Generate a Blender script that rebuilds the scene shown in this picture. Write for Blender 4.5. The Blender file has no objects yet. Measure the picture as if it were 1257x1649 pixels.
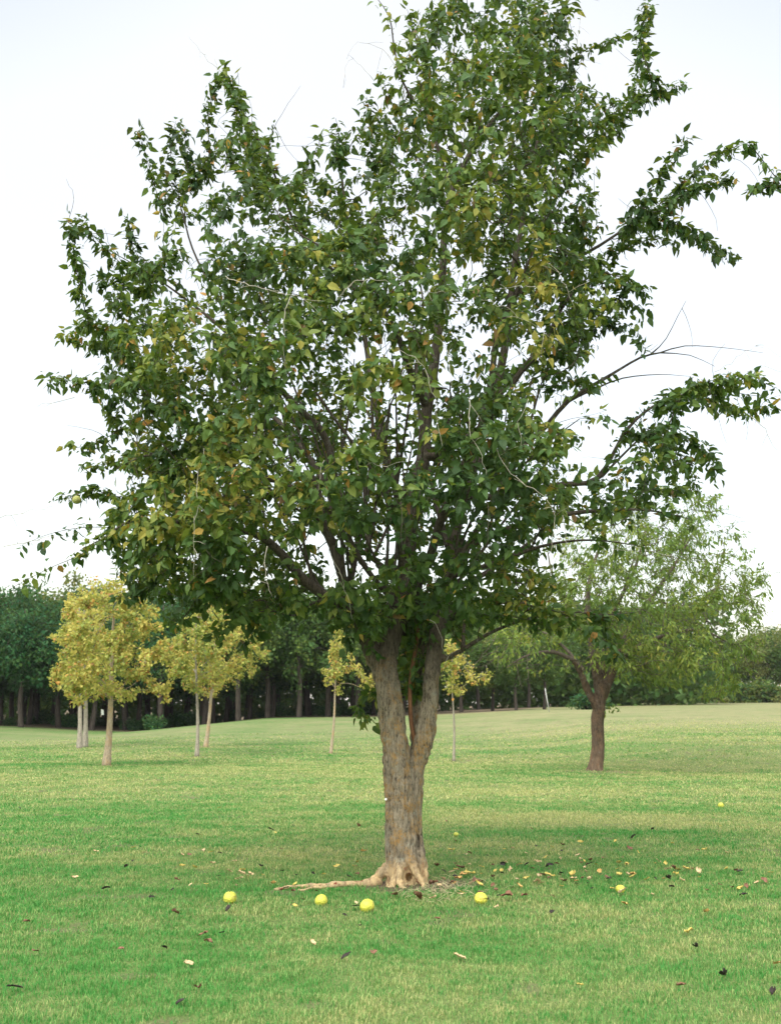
import bpy, math, random
import numpy as np
from mathutils import Vector, Matrix

# ------------------------------------------------------------------ scene, camera, light
S = bpy.context.scene
C = S.collection
R = math.radians
rng = np.random.default_rng(11)
random.seed(11)

CAM_H = 1.6
FPX, PCX, PCY = 1990.0, 628.5, 824.5         # focal length and centre of the photograph in its pixels
PITCH = math.atan((1135 - PCY) / FPX)
cd = bpy.data.cameras.new('camera'); cam = bpy.data.objects.new('camera', cd); C.objects.link(cam)
cd.sensor_fit = 'VERTICAL'; cd.sensor_height = 70; cd.sensor_width = 70
cd.lens = 70 * FPX / 1649
cam.location = (0, 0, CAM_H); cam.rotation_euler = (R(90) + PITCH, 0, 0)
cd.clip_start = 0.1; cd.clip_end = 4000
cd.dof.use_dof = True; cd.dof.focus_distance = 10.8; cd.dof.aperture_fstop = 8.0
S.camera = cam

SUN_EL, SUN_AZ = R(48), R(212)               # azimuth measured clockwise from +Y (the view direction)
w = bpy.data.worlds.new('World'); S.world = w; w.use_nodes = True
nt = w.node_tree; nt.nodes.clear()
def N(nt, t, **kw):
    n = nt.nodes.new(t)
    for k, v in kw.items():
        if k.startswith('_'): setattr(n, k[1:], v)
        else: n.inputs[k].default_value = v
    return n
sky = N(nt, 'ShaderNodeTexSky', _sky_type='NISHITA', _sun_disc=False, _sun_elevation=SUN_EL, _sun_rotation=SUN_AZ,
        _air_density=1.2, _dust_density=1.0)
bg1 = N(nt, 'ShaderNodeBackground', Strength=0.05)
nt.links.new(sky.outputs[0], bg1.inputs[0])
# thin bright overcast veil: white at the horizon, a touch of blue where it thins out, brighter overhead
tc = N(nt, 'ShaderNodeTexCoord'); sep = N(nt, 'ShaderNodeSeparateXYZ')
nt.links.new(tc.outputs['Generated'], sep.inputs[0])
def nm(op, a, b):
    q = N(nt, 'ShaderNodeMath', _operation=op)
    for i, v in enumerate((a, b)):
        if hasattr(v, 'is_linked'): nt.links.new(v, q.inputs[i])
        else: q.inputs[i].default_value = v
    return q.outputs[0]
# the veil thins a little away from the middle of the view
thin = nm('MULTIPLY', nm('MINIMUM', nm('ABSOLUTE', sep.outputs['X'], 0), .3), .45)
rp = N(nt, 'ShaderNodeValToRGB'); nt.links.new(nm('ADD', sep.outputs['Z'], thin), rp.inputs[0])
e = rp.color_ramp.elements
e[0].position = 0.0; e[0].color = (.35, .33, .33, 1)
e[1].position = 1.0; e[1].color = (1.15, 1.13, 1.08, 1)
for p, c in ((.12, (.355, .335, .31, 1)), (.56, (.385, .368, .332, 1)), (.67, (.30, .30, .28, 1)), (.74, (.65, .65, .63, 1)), (.88, (1.05, 1.03, .98, 1))):
    q = e.new(p); q.color = c
no = N(nt, 'ShaderNodeTexNoise', Scale=1.6, Detail=3.0, Roughness=.5)
nt.links.new(tc.outputs['Generated'], no.inputs['Vector'])
r2 = N(nt, 'ShaderNodeMapRange'); nt.links.new(no.outputs[0], r2.inputs[0])
r2.inputs[1].default_value = .3; r2.inputs[2].default_value = .7; r2.inputs[3].default_value = .95; r2.inputs[4].default_value = 1.05
mu = N(nt, 'ShaderNodeVectorMath', _operation='SCALE'); nt.links.new(rp.outputs[0], mu.inputs[0]); nt.links.new(r2.outputs[0], mu.inputs['Scale'])
# the half of the sky that hides the sun (behind the camera) is brighter
sunward = nm('ADD', nm('MULTIPLY', nm('MAXIMUM', nm('MULTIPLY', sep.outputs['Y'], -1.0), 0.), 2.1), 1.0)
bg2 = N(nt, 'ShaderNodeBackground'); nt.links.new(mu.outputs[0], bg2.inputs[0]); nt.links.new(sunward, bg2.inputs['Strength'])
ad = N(nt, 'ShaderNodeAddShader'); nt.links.new(bg1.outputs[0], ad.inputs[0]); nt.links.new(bg2.outputs[0], ad.inputs[1])
wo = N(nt, 'ShaderNodeOutputWorld'); nt.links.new(ad.outputs[0], wo.inputs[0])

sl = bpy.data.lights.new('sun', 'SUN'); sl.energy = 1.4; sl.angle = R(30); sl.color = (1, .95, .86)
so = bpy.data.objects.new('sun', sl); C.objects.link(so)
sd = Vector((math.sin(SUN_AZ) * math.cos(SUN_EL), math.cos(SUN_AZ) * math.cos(SUN_EL), math.sin(SUN_EL)))
so.rotation_euler = sd.to_track_quat('Z', 'Y').to_euler(); so.location = sd * 60

S.view_settings.view_transform = 'Standard'; S.view_settings.look = 'None'
S.view_settings.exposure = 1.08; S.view_settings.gamma = 1.0
S.render.engine = 'CYCLES'
S.cycles.max_bounces = 8; S.cycles.transparent_max_bounces = 8

# ------------------------------------------------------------------ helpers
CT, ST = math.cos(PITCH), math.sin(PITCH)
def P(px, py, Y):
    """point of the world at depth Y seen at pixel (px, py) of the photograph"""
    u = (px - PCX) / FPX; v = -(py - PCY) / FPX
    t = Y / (CT - v * ST)
    return np.array([t * u, Y, CAM_H + t * (ST + v * CT)])

def _h(ix, iy, iz, s):
    h = (ix * 374761393 + iy * 668265263 + iz * 2147483647 + s * 974711) & 0xffffffff
    h = ((h ^ (h >> 13)) * 1274126177) & 0xffffffff
    h = h ^ (h >> 16)
    return (h & 0xffff) / 65535.0
def vnoise(x, y, z=0.0, seed=0):
    x, y, z = np.broadcast_arrays(np.asarray(x, float), np.asarray(y, float), np.asarray(z, float))
    i, j, k = np.floor(x).astype(np.int64), np.floor(y).astype(np.int64), np.floor(z).astype(np.int64)
    f, g, q = x - i, y - j, z - k
    f, g, q = f * f * (3 - 2 * f), g * g * (3 - 2 * g), q * q * (3 - 2 * q)
    r = 0
    for a in (0, 1):
        for b in (0, 1):
            for c in (0, 1):
                r = r + _h(i + a, j + b, k + c, seed) * (f if a else 1 - f) * (g if b else 1 - g) * (q if c else 1 - q)
    return r
def fbm(x, y, z=0.0, seed=0, oct=3):
    r = 0; a = 1; t = 0
    for o in range(oct):
        r = r + a * vnoise(np.asarray(x) * 2**o, np.asarray(y) * 2**o, np.asarray(z) * 2**o, seed + o); t += a; a *= .5
    return r / t
def sst(a, b, x):
    t = np.clip((np.asarray(x, float) - a) / (b - a), 0, 1); return t * t * (3 - 2 * t)

def ground_z(x, y):
    x = np.asarray(x, float); y = np.asarray(y, float)
    g = np.interp(x, [-70, -25, -17, -8, 0, 10, 30, 90], [.35, .2, -.12, .72, .9, 1.25, 1.5, 1.7])
    z = sst(36, 84, y) * g
    z = z + .45 * sst(34, 42, y + .15 * x) * sst(3, 11, x) * (1 - sst(50, 84, y))
    z = z - .18 * np.exp(-((y - 33.5) / 2.2)**2) * sst(4, 9, x)
    z = z + .0045 * np.clip(y - 84, 0, 90) * sst(0, 30, x)
    z = z + (fbm(x * .11, y * .11, seed=5) - .5) * .22 * sst(12, 26, y)
    z = z + (fbm(x * .9, y * .9, seed=9) - .5) * .05 * sst(3, 6, y) * (1 - sst(60, 90, y))
    return z

def gpix(px, py):
    """where the ray through a pixel meets the ground"""
    u = (px - PCX) / FPX; v = -(py - PCY) / FPX
    d = np.array([u, CT - v * ST, ST + v * CT]); t = 4.0
    pr = t
    while t < 300:
        p = d * t
        if CAM_H + p[2] < ground_z(p[0], p[1]): break
        pr = t; t += max(.05, t * .004)
    for _ in range(12):
        m = (pr + t) / 2; p = d * m
        if CAM_H + p[2] < ground_z(p[0], p[1]): t = m
        else: pr = m
    p = d * t
    return float(p[0]), float(p[1]), float(ground_z(p[0], p[1]))

def mesh_np(name, V, F, sizes=None, mats=(), smooth=False, attrs=None):
    """F: flat array of loop vertex indices with polygon sizes, or a 2-D array"""
    me = bpy.data.meshes.new(name)
    V = np.asarray(V, np.float32)
    F = np.asarray(F)
    if F.ndim == 2: sizes = np.full(len(F), F.shape[1]); F = F.ravel()
    sizes = np.asarray(sizes, np.int32)
    me.vertices.add(len(V)); me.vertices.foreach_set('co', V.ravel())
    me.loops.add(len(F)); me.loops.foreach_set('vertex_index', F.astype(np.int32))
    me.polygons.add(len(sizes))
    st = np.concatenate([[0], np.cumsum(sizes)[:-1]]).astype(np.int32)
    me.polygons.foreach_set('loop_start', st); me.polygons.foreach_set('loop_total', sizes)
    me.polygons.foreach_set('use_smooth', np.full(len(sizes), smooth))
    if attrs:
        for k, a in attrs.items():
            at = me.attributes.new(k, 'FLOAT', 'POINT'); at.data.foreach_set('value', np.asarray(a, np.float32))
    for m in mats: me.materials.append(m)
    me.update(calc_edges=True); me.validate()
    return me

def link(name, me, parent=None, loc=None):
    o = bpy.data.objects.new(name, me); C.objects.link(o)
    if parent: o.parent = parent
    if loc is not None: o.location = loc
    return o
def tag(o, label=None, cat=None, group=None, kind=None):
    if label: o['label'] = label
    if cat: o['category'] = cat
    if group: o['group'] = group
    if kind: o['kind'] = kind
    return o
def thing(name, label, cat, loc=(0, 0, 0), group=None):
    o = bpy.data.objects.new(name, None); C.objects.link(o); o.location = loc; o.empty_display_size = .2
    return tag(o, label, cat, group)
def copy_tree(o, parent=None):
    c = o.copy(); C.objects.link(c)
    if parent: c.parent = parent
    for ch in [q for q in bpy.data.objects if q.parent == o]: copy_tree(ch, c)
    return c

class MB:
    """collects polygons"""
    def __init__(s): s.V = []; s.F = []; s.sz = []; s.n = 0
    def add(s, V, F):
        V = np.asarray(V); s.V.append(V)
        for f in F: s.F.extend([i + s.n for i in f]); s.sz.append(len(f))
        s.n += len(V)
    def tube(s, pts, rad, sides=6, cap=True, wob=0.0):
        pts = np.asarray(pts, float); rad = np.asarray(rad, float); n = len(pts)
        if n < 2: return
        T = np.gradient(pts, axis=0); T /= np.linalg.norm(T, axis=1)[:, None] + 1e-9
        ref = np.array([1., 0, 0]) if abs(T[0][0]) < .8 else np.array([0, 1., 0])
        a = np.arange(sides) * 2 * math.pi / sides; ca, sa = np.cos(a), np.sin(a)
        base = s.n; VV = []
        for i in range(n):
            u = ref - T[i] * ref.dot(T[i]); u /= np.linalg.norm(u) + 1e-9; ref = u; v = np.cross(T[i], u)
            r = rad[i] * (1 + wob * (np.sin(3 * a + i * .35) * .6 + np.sin(5 * a - i * .2 + 1) * .4)) if wob else rad[i]
            VV.append(pts[i] + (ca * r)[:, None] * u + (sa * r)[:, None] * v)
        s.V.append(np.vstack(VV)); s.n += n * sides
        F = s.F
        for i in range(n - 1):
            for k in range(sides):
                k2 = (k + 1) % sides; b = base + i * sides
                F.extend((b + k, b + k2, b + sides + k2, b + sides + k)); s.sz.append(4)
        if cap:
            F.extend(range(base + sides - 1, base - 1, -1)); s.sz.append(sides)
            F.extend(range(base + (n - 1) * sides, base + n * sides)); s.sz.append(sides)
    def mesh(s, name, mats, smooth=True, attrs=None):
        return mesh_np(name, np.vstack(s.V), s.F, s.sz, mats, smooth, attrs)

def catmull(pts, step):
    """smooth curve through points (with any extra columns), resampled"""
    p = np.asarray(pts, float)
    if len(p) == 2:
        n = max(2, int(np.linalg.norm(p[1, :3] - p[0, :3]) / step) + 1); t = np.linspace(0, 1, n)[:, None]; return p[0] * (1 - t) + p[1] * t
    q = np.vstack([2 * p[0] - p[1], p, 2 * p[-1] - p[-2]]); out = []
    for i in range(1, len(q) - 2):
        n = max(1, int(round(np.linalg.norm(q[i + 1, :3] - q[i, :3]) / step)))
        for k in range(n):
            t = k / n
            out.append(.5 * ((2 * q[i]) + (-q[i-1] + q[i+1]) * t + (2*q[i-1] - 5*q[i] + 4*q[i+1] - q[i+2]) * t*t + (-q[i-1] + 3*q[i] - 3*q[i+1] + q[i+2]) * t**3))
    out.append(p[-1]); return np.array(out)

# ------------------------------------------------------------------ materials
def newmat(name):
    m = bpy.data.materials.new(name); m.use_nodes = True; t = m.node_tree; t.nodes.clear()
    o = N(t, 'ShaderNodeOutputMaterial'); return m, t, o
def ramp(t, src, stops, interp='LINEAR'):
    r = N(t, 'ShaderNodeValToRGB'); r.color_ramp.interpolation = interp
    e = r.color_ramp.elements
    while len(e) > 1: e.remove(e[-1])
    e[0].position = stops[0][0]; e[0].color = (*stops[0][1], 1)
    for p, c in stops[1:]: q = e.new(p); q.color = (*c, 1)
    t.links.new(src, r.inputs[0]); return r.outputs[0]
def mixc(t, f, a, b, mode='MIX'):
    m = N(t, 'ShaderNodeMix', _data_type='RGBA', _blend_type=mode)
    for s, v in ((0, f), (6, a), (7, b)):
        if hasattr(v, 'is_linked'): t.links.new(v, m.inputs[s])
        elif s == 0: m.inputs[0].default_value = v
        else: m.inputs[s].default_value = (*v, 1)
    return m.outputs[2]
def mrange(t, src, a, b, c=0., d=1.):
    m = N(t, 'ShaderNodeMapRange'); t.links.new(src, m.inputs[0])
    for i, v in enumerate((a, b, c, d)): m.inputs[i + 1].default_value = v
    return m.outputs[0]
def math_(t, op, a, b=0.):
    m = N(t, 'ShaderNodeMath', _operation=op)
    for i, v in enumerate((a, b)):
        if hasattr(v, 'is_linked'): t.links.new(v, m.inputs[i])
        else: m.inputs[i].default_value = v
    return m.outputs[0]
def noise(t, vec, scale, detail=3., rough=.55, sc3=None):
    if sc3:
        mp = N(t, 'ShaderNodeMapping'); mp.inputs['Scale'].default_value = sc3; t.links.new(vec, mp.inputs[0]); vec = mp.outputs[0]
    n = N(t, 'ShaderNodeTexNoise', Scale=scale, Detail=detail, Roughness=rough); t.links.new(vec, n.inputs['Vector']); return n.outputs[0]

def leaf_mat(name, stops, trans=.3, back=1.25, rough=.5, spec=.22):
    """leaf colour chosen per leaf by the attribute 'tone'"""
    m, t, o = newmat(name)
    at = N(t, 'ShaderNodeAttribute', _attribute_name='tone')
    col = ramp(t, at.outputs['Fac'], stops)
    g = N(t, 'ShaderNodeNewGeometry')
    pale = mixc(t, .16, col, (.20, .28, .12))
    col2 = mixc(t, g.outputs['Backfacing'], col, pale)
    b = N(t, 'ShaderNodeBsdfPrincipled', Roughness=rough); b.inputs['Specular IOR Level'].default_value = spec
    t.links.new(col2, b.inputs['Base Color'])
    tr = N(t, 'ShaderNodeBsdfTranslucent')
    t.links.new(mixc(t, .5, col, (.22, .28, .03)), tr.inputs[0])
    mx = N(t, 'ShaderNodeMixShader'); mx.inputs[0].default_value = trans
    t.links.new(b.outputs[0], mx.inputs[1]); t.links.new(tr.outputs[0], mx.inputs[2]); t.links.new(mx.outputs[0], o.inputs[0])
    return m

def bark_mat(name, ca, cb, lichen=None, lich2=None, base=None, scale=1.0, bump=.02, fine=1.0, upper=None):
    m, t, o = newmat(name)
    tc = N(t, 'ShaderNodeTexCoord').outputs['Object']
    rid = noise(t, tc, 38 * scale * fine, 6, .68, (1, 1, .24))
    rid2 = noise(t, tc, 95 * scale * fine, 4, .65, (1, 1, .38))
    r = math_(t, 'ADD', math_(t, 'MULTIPLY', rid, .65), math_(t, 'MULTIPLY', rid2, .35))
    col = ramp(t, r, [(.38, ca), (.49, tuple(.35 * x + .65 * y for x, y in zip(ca, cb))), (.58, cb)])
    if lichen:
        f = mrange(t, noise(t, tc, 8 * scale, 6, .7, (1, 1, .6)), .48, .60)
        f = math_(t, 'MULTIPLY', f, mrange(t, noise(t, tc, 45 * scale, 3, .6), .38, .58, .1, .85))
        col = mixc(t, f, col, lichen)
    if lich2:
        f = mrange(t, noise(t, tc, 9 * scale, 5, .7), .55, .68)
        f = math_(t, 'MULTIPLY', f, mrange(t, noise(t, tc, 60 * scale, 3, .6), .42, .58, 0, .75))
        col = mixc(t, f, col, lich2)
    if base:
        at = N(t, 'ShaderNodeAttribute', _attribute_name='worn')
        f = math_(t, 'MULTIPLY', at.outputs['Fac'], mrange(t, noise(t, tc, 14, 4, .6, (1, 1, .4)), .3, .55, .35, 1))
        wc = ramp(t, noise(t, tc, 22, 4, .65, (1, 1, .5)), [(.3, (.16, .09, .05)), (.48, base), (.7, tuple(min(1, x * 1.25) for x in base))])
        col = mixc(t, f, col, wc)
        f3 = mrange(t, noise(t, tc, 10, 3, .6), .6, .66); f3 = math_(t, 'MULTIPLY', f3, at.outputs['Fac'])
        col = mixc(t, f3, col, (.16, .035, .02))
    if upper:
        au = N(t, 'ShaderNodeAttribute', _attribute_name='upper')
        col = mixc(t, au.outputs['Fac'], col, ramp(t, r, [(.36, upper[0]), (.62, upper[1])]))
    b = N(t, 'ShaderNodeBsdfPrincipled', Roughness=.9); b.inputs['Specular IOR Level'].default_value = .2
    t.links.new(col, b.inputs['Base Color'])
    bp = N(t, 'ShaderNodeBump', Strength=1.0, Distance=bump); t.links.new(r, bp.inputs['Height']); t.links.new(bp.outputs[0], b.inputs['Normal'])
    t.links.new(b.outputs[0], o.inputs[0]); return m

def simple(name, col, rough=.8, var=.25, scale=20, spec=.3):
    m, t, o = newmat(name)
    tc = N(t, 'ShaderNodeTexCoord').outputs['Object']
    c = ramp(t, noise(t, tc, scale, 4), [(.3, tuple(x * (1 - var) for x in col)), (.7, tuple(min(1, x * (1 + var)) for x in col))])
    b = N(t, 'ShaderNodeBsdfPrincipled', Roughness=rough); b.inputs['Specular IOR Level'].default_value = spec
    t.links.new(c, b.inputs['Base Color']); t.links.new(b.outputs[0], o.inputs[0]); return m

OSAGE = [(0, (.005, .026, .011)), (.25, (.012, .048, .012)), (.45, (.034, .088, .015)), (.62, (.085, .140, .022)), (.80, (.19, .215, .035)),
         (.90, (.36, .27, .04)), (.95, (.42, .20, .05)), (1.0, (.12, .06, .035))]
M_osage = leaf_mat('osage_leaves', OSAGE, .36, spec=.16, rough=.45)
M_syc = leaf_mat('yellow_autumn_leaves', [(0, (.16, .24, .05)), (.35, (.42, .42, .10)), (.7, (.64, .50, .13)), (.88, (.56, .29, .08)), (1, (.28, .12, .05))], .45, spec=.08)
M_wil = leaf_mat('narrow_green_leaves', [(0, (.045, .10, .022)), (.5, (.12, .19, .035)), (.8, (.24, .27, .05)), (1, (.40, .30, .06))], .38, spec=.1)
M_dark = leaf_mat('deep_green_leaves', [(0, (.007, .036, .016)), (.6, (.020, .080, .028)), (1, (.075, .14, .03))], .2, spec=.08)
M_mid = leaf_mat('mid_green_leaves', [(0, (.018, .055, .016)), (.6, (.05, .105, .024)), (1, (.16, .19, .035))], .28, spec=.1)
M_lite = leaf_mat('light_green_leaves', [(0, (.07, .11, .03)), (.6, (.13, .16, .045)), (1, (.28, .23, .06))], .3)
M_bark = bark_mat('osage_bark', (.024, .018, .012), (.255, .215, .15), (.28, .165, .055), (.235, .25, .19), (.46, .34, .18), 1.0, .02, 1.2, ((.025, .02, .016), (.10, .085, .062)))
M_limb = bark_mat('limb_bark', (.022, .018, .014), (.085, .07, .052), None, (.18, .2, .17), None, 1.3, .01)
M_pale = simple('pale_dead_twig', (.34, .31, .25), .8, .25, 30)
M_red = bark_mat('young_red_bark', (.08, .035, .018), (.17, .085, .04), None, None, None, 1.5, .005)
M_sbark = bark_mat('young_tree_bark', (.16, .12, .08), (.36, .30, .21), (.38, .25, .11), (.42, .43, .38), None, .8, .01)
M_gbark = bark_mat('grey_young_bark', (.13, .115, .09), (.31, .28, .22), None, (.36, .36, .32), None, .8, .01)
M_wbark = bark_mat('wood_bark', (.018, .015, .012), (.055, .045, .036), None, None, None, .3, .03)
M_rbark = bark_mat('reddish_bark', (.012, .009, .007), (.095, .068, .046), (.14, .085, .05), (.13, .13, .11), (.26, .18, .11), .8, .02)

# ------------------------------------------------------------------ tree growing
class Tree:
    """nodes joined into chains; hand-laid limbs first, then twigs reaching for target points"""
    def __init__(s, r0=.0022, ex=.42):
        s.p = np.zeros((60000, 3)); s.par = np.full(60000, -1); s.r = np.zeros(60000); s.len = np.zeros(60000)
        s.dir = np.zeros((60000, 3)); s.bare = np.zeros(60000, bool); s.n = 0; s.chains = []; s.r0 = r0; s.ex = ex
    def node(s, p, par, r=0., bare=False):
        i = s.n; s.p[i] = p; s.par[i] = par; s.r[i] = r; s.bare[i] = bare
        if par >= 0:
            d = s.p[i] - s.p[par]; l = np.linalg.norm(d); s.len[i] = s.len[par] + l; s.dir[i] = d / (l + 1e-9)
        else: s.dir[i] = (0, 0, 1)
        s.n += 1; return i
    def limb(s, pts, rad, join=True, step=.12, bare=False, draw=True):
        q = catmull(np.column_stack([pts, rad]), step)
        par = -1; ch = []
        if join and s.n:
            par = int(np.argmin(np.linalg.norm(s.p[:s.n] - q[0, :3], axis=1))); ch = [par]
        for row in q[(1 if par >= 0 else 0):]:
            par = s.node(row[:3], par, max(row[3], .0012), bare); ch.append(par)
        if draw: s.chains.append(ch)
        return ch
    def grow(s, targets, wlen=.25, step=.12, up=.25, jit=.02, maxr=9.):
        root = s.p[0].copy()
        d0 = np.array([np.min(np.linalg.norm(s.p[:s.n] - t, axis=1)) for t in targets])
        for ti in np.argsort(d0):
            T = targets[ti]; n = s.n
            if n > 59000: break
            dv = T - s.p[:n]; d = np.linalg.norm(dv, axis=1)
            al = (dv * s.dir[:n]).sum(1) / (d + 1e-6)
            cost = d * (1.25 - .45 * al) + wlen * s.len[:n] * .3
            b = int(np.argmin(cost)); L = d[b]
            if L < .05 or L > maxr: continue
            A = s.p[b]; D = s.dir[b]
            c1 = A + (D * .7 + (T - A) / L * .5) * L * .33
            c2 = T - ((T - A) / L * .8 + np.array([0, 0, up])) * L * .33
            k = max(2, int(L / step) + 1); ch = [b]; par = b
            for q in range(1, k + 1):
                t = q / k; pt = (1-t)**3*A + 3*(1-t)**2*t*c1 + 3*(1-t)*t*t*c2 + t**3*T
                pt = pt + rng.normal(0, jit, 3) * (1 if q < k else 0)
                par = s.node(pt, par); ch.append(par)
            s.chains.append(ch)
    def radii(s):
        load = np.zeros(s.n); kids = np.zeros(s.n, int)
        for i in range(s.n):
            if s.par[i] >= 0: kids[s.par[i]] += 1
        for i in range(s.n - 1, -1, -1):
            if kids[i] == 0: load[i] += 1
            if s.par[i] >= 0: load[s.par[i]] += load[i]
        s.load = load
        auto = s.r0 * load**s.ex
        s.R = np.where(s.r[:s.n] > 0, s.r[:s.n], auto)
        for i in range(s.n):
            if s.r[i] == 0 and s.par[i] >= 0: s.R[i] = min(s.R[i], s.R[s.par[i]] * .93)
    def wood(s, name, mats, off=(0, 0, 0), thick=6, thin=4, rmin=.0, extra=()):
        mb = MB()
        for p, r in extra: mb.tube(p - off, r, 4)
        for ch in s.chains:
            p = s.p[ch] - off; r = s.R[ch].copy()
            if len(r) > 1 and s.par[ch[0]] != -1 and s.r[ch[1]] == 0: r[0] = min(r[0], r[1] * 1.15)
            r = np.maximum(r, rmin)
            big = r.max()
            mb.tube(p, r, 10 if big > .03 else thick if big > .01 else thin, cap=False, wob=.06 if big > .02 else 0)
        return mb.mesh(name, mats, True)
    def twig_sites(s, maxload=3, per=2.2, total=None):
        """positions and directions along the thin leafy twigs"""
        idx = np.array([i for i in range(s.n) if s.par[i] >= 0 and s.load[i] <= maxload and not s.bare[i]])
        if total: per = total / len(idx)
        k = rng.poisson(per, len(idx)); ii = np.repeat(idx, k)
        t = rng.random(len(ii))[:, None]
        return s.p[s.par[ii]] * (1 - t) + s.p[ii] * t, s.dir[ii]

def leaves(name, P0, D0, mat, size, aspect=.6, tone=None, sizevar=.25, droop=.7, out=.8, along=.35, petiole=.25, off=(0, 0, 0), fold=.22, simpleleaf=False, centre=None):
    n = len(P0)
    rd = rng.normal(0, 1, (n, 3)); rd /= np.linalg.norm(rd, axis=1)[:, None]
    d = D0 * along + rd * out + np.array([0, 0, -droop]); d /= np.linalg.norm(d, axis=1)[:, None]
    s = size * np.clip(rng.normal(1, sizevar, n), .45, 1.6)
    base = P0 + rd * (s * petiole)[:, None] - off
    up = rng.normal(0, .55, (n, 3)) + np.array([0, -.15, .75])
    if centre is not None:
        o = P0 - centre; o /= np.linalg.norm(o, axis=1)[:, None] + 1e-9; up = up + o * .5
    nn = up - d * (up * d).sum(1)[:, None]; nn /= np.linalg.norm(nn, axis=1)[:, None] + 1e-9
    sd = np.cross(d, nn)
    L = s[:, None]; Wd = (s * aspect * .5 * np.clip(rng.normal(1, .15, n), .5, 1.4))[:, None]
    bend = (rng.normal(.12, .14, n) * s)[:, None]
    fo = (rng.normal(fold, .15, n))[:, None] * Wd
    if simpleleaf:
        V = np.stack([base, base + d*L*.5 + sd*Wd + nn*fo, base + d*L - nn*bend, base + d*L*.5 - sd*Wd + nn*fo], 1)
        F = np.array([[0, 1, 2], [0, 2, 3]]); nv = 4
        loops = (F.ravel()[None] + nv * np.arange(n)[:, None]).ravel(); sz = np.full(2 * n, 3)
    else:
        V = np.stack([base,
                      base + d*L*.28 + sd*Wd*.92 + nn*fo, base + d*L*.30, base + d*L*.28 - sd*Wd*.92 + nn*fo,
                      base + d*L*.62 + sd*Wd*.72 + nn*(fo*.8 - bend*.4), base + d*L*.64 - nn*bend*.4, base + d*L*.62 - sd*Wd*.72 + nn*(fo*.8 - bend*.4),
                      base + d*L - nn*bend*1.4], 1)
        nv = 8
        fl = np.array([0, 2, 1, 0, 3, 2, 1, 2, 5, 4, 2, 3, 6, 5, 4, 5, 7, 5, 6, 7]); szs = np.array([3, 3, 4, 4, 3, 3])
        loops = (fl[None] + nv * np.arange(n)[:, None]).ravel(); sz = np.tile(szs, n)
    if tone is None: tone = rng.random(n)
    return mesh_np(name, V.reshape(-1, 3), loops, sz, [mat], False, {'tone': np.repeat(np.clip(tone, 0, 1), nv)})

def inpoly(px, py, poly):
    ins = np.zeros(len(px), bool); j = len(poly) - 1
    for i in range(len(poly)):
        xi, yi = poly[i]; xj, yj = poly[j]
        c = ((yi > py) != (yj > py)) & (px < (xj - xi) * (py - yi) / (yj - yi + 1e-9) + xi); ins ^= c; j = i
    return ins
def edgedist(px, py, poly):
    d = np.full(len(px), 1e9)
    for i in range(len(poly)):
        a = np.array(poly[i - 1], float); b = np.array(poly[i], float); ab = b - a
        t = np.clip(((px - a[0]) * ab[0] + (py - a[1]) * ab[1]) / (ab.dot(ab) + 1e-9), 0, 1)
        d = np.minimum(d, np.hypot(px - a[0] - t * ab[0], py - a[1] - t * ab[1]))
    return d
def crown_targets(poly, Y0, hd, n, Rpx, gaps=(), clump=0., cs=1.2, minsep=0., shell=.6, cut=.42):
    """points in a crown whose outline from the lawn is poly and whose depth swells to hd away from the outline"""
    xs = [p[0] for p in poly]; ys = [p[1] for p in poly]; out = []
    got = 0
    while got < n:
        m = 4 * n; px = rng.uniform(min(xs), max(xs), m); py = rng.uniform(min(ys), max(ys), m)
        k = inpoly(px, py, poly); px, py = px[k], py[k]
        e = np.clip(edgedist(px, py, poly) / Rpx, 0, 1); h = hd * np.sqrt(1 - (1 - e)**2) + .12
        keep = rng.random(len(px)) < h / hd
        sg = np.sign(rng.random(len(px)) - .5); dy = sg * rng.random(len(px))**shell * h
        for gx, gy, rx, ry, pr in gaps:
            q = ((px - gx) / rx)**2 + ((py - gy) / ry)**2 < 1
            keep &= ~(q & (rng.random(len(px)) < pr))
        px, py, dy = px[keep], py[keep], dy[keep]
        Q = np.array([P(a, b, Y0 + c) for a, b, c in zip(px, py, dy)])
        if clump: Q = Q[vnoise(Q[:, 0] * cs, Q[:, 1] * cs, Q[:, 2] * cs, 3) + rng.normal(0, .08, len(Q)) > cut * clump]
        out.append(Q); got += len(Q)
    return np.vstack(out)[:n]

# ------------------------------------------------------------------ ground
BASE = np.array(gpix(650, 1422)); BX, BY, BZ = BASE
print('main tree base', BASE)
def straw_field(x, y):
    """how dry the grass is, 0 fresh green .. 1 straw"""
    s = .55 * fbm(x * .28 + 3, y * .5, seed=21, oct=3) + .45 * fbm(x * 1.6, y * 1.9, seed=25, oct=3)
    s = (s - .5) * 2.0 * (1 - .45 * sst(30, 60, y)) + .30
    s = s + .62 * np.exp(-((y - 18.2 + .25 * (x - 2)) / 1.0)**2) * sst(.3, 1.2, x) * (1 - sst(4.5, 8, x))
    s = s + .22 * np.exp(-((y - 24) / 2.5)**2) * sst(-9, -3, -np.abs(x + 2) - 0)
    s = s + .30 * sst(34, 55, y) * sst(0, 8, x) + .12 * sst(16, 30, y)
    s = s + .30 * np.exp(-((y - 13.8) / 1.8)**2 - ((x - 3.2) / 2.6)**2) + .15 * np.exp(-((y - 13) / 2)**2 - ((x + 2.5) / 2)**2)
    s = s - .17 * (1 - sst(7.5, 12, y)) + .12 * sst(11, 20, y)
    s = s - .25 * sst(60, 84, y) * (1 - sst(-12, 0, x))
    return np.clip(s, 0, 1)
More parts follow.
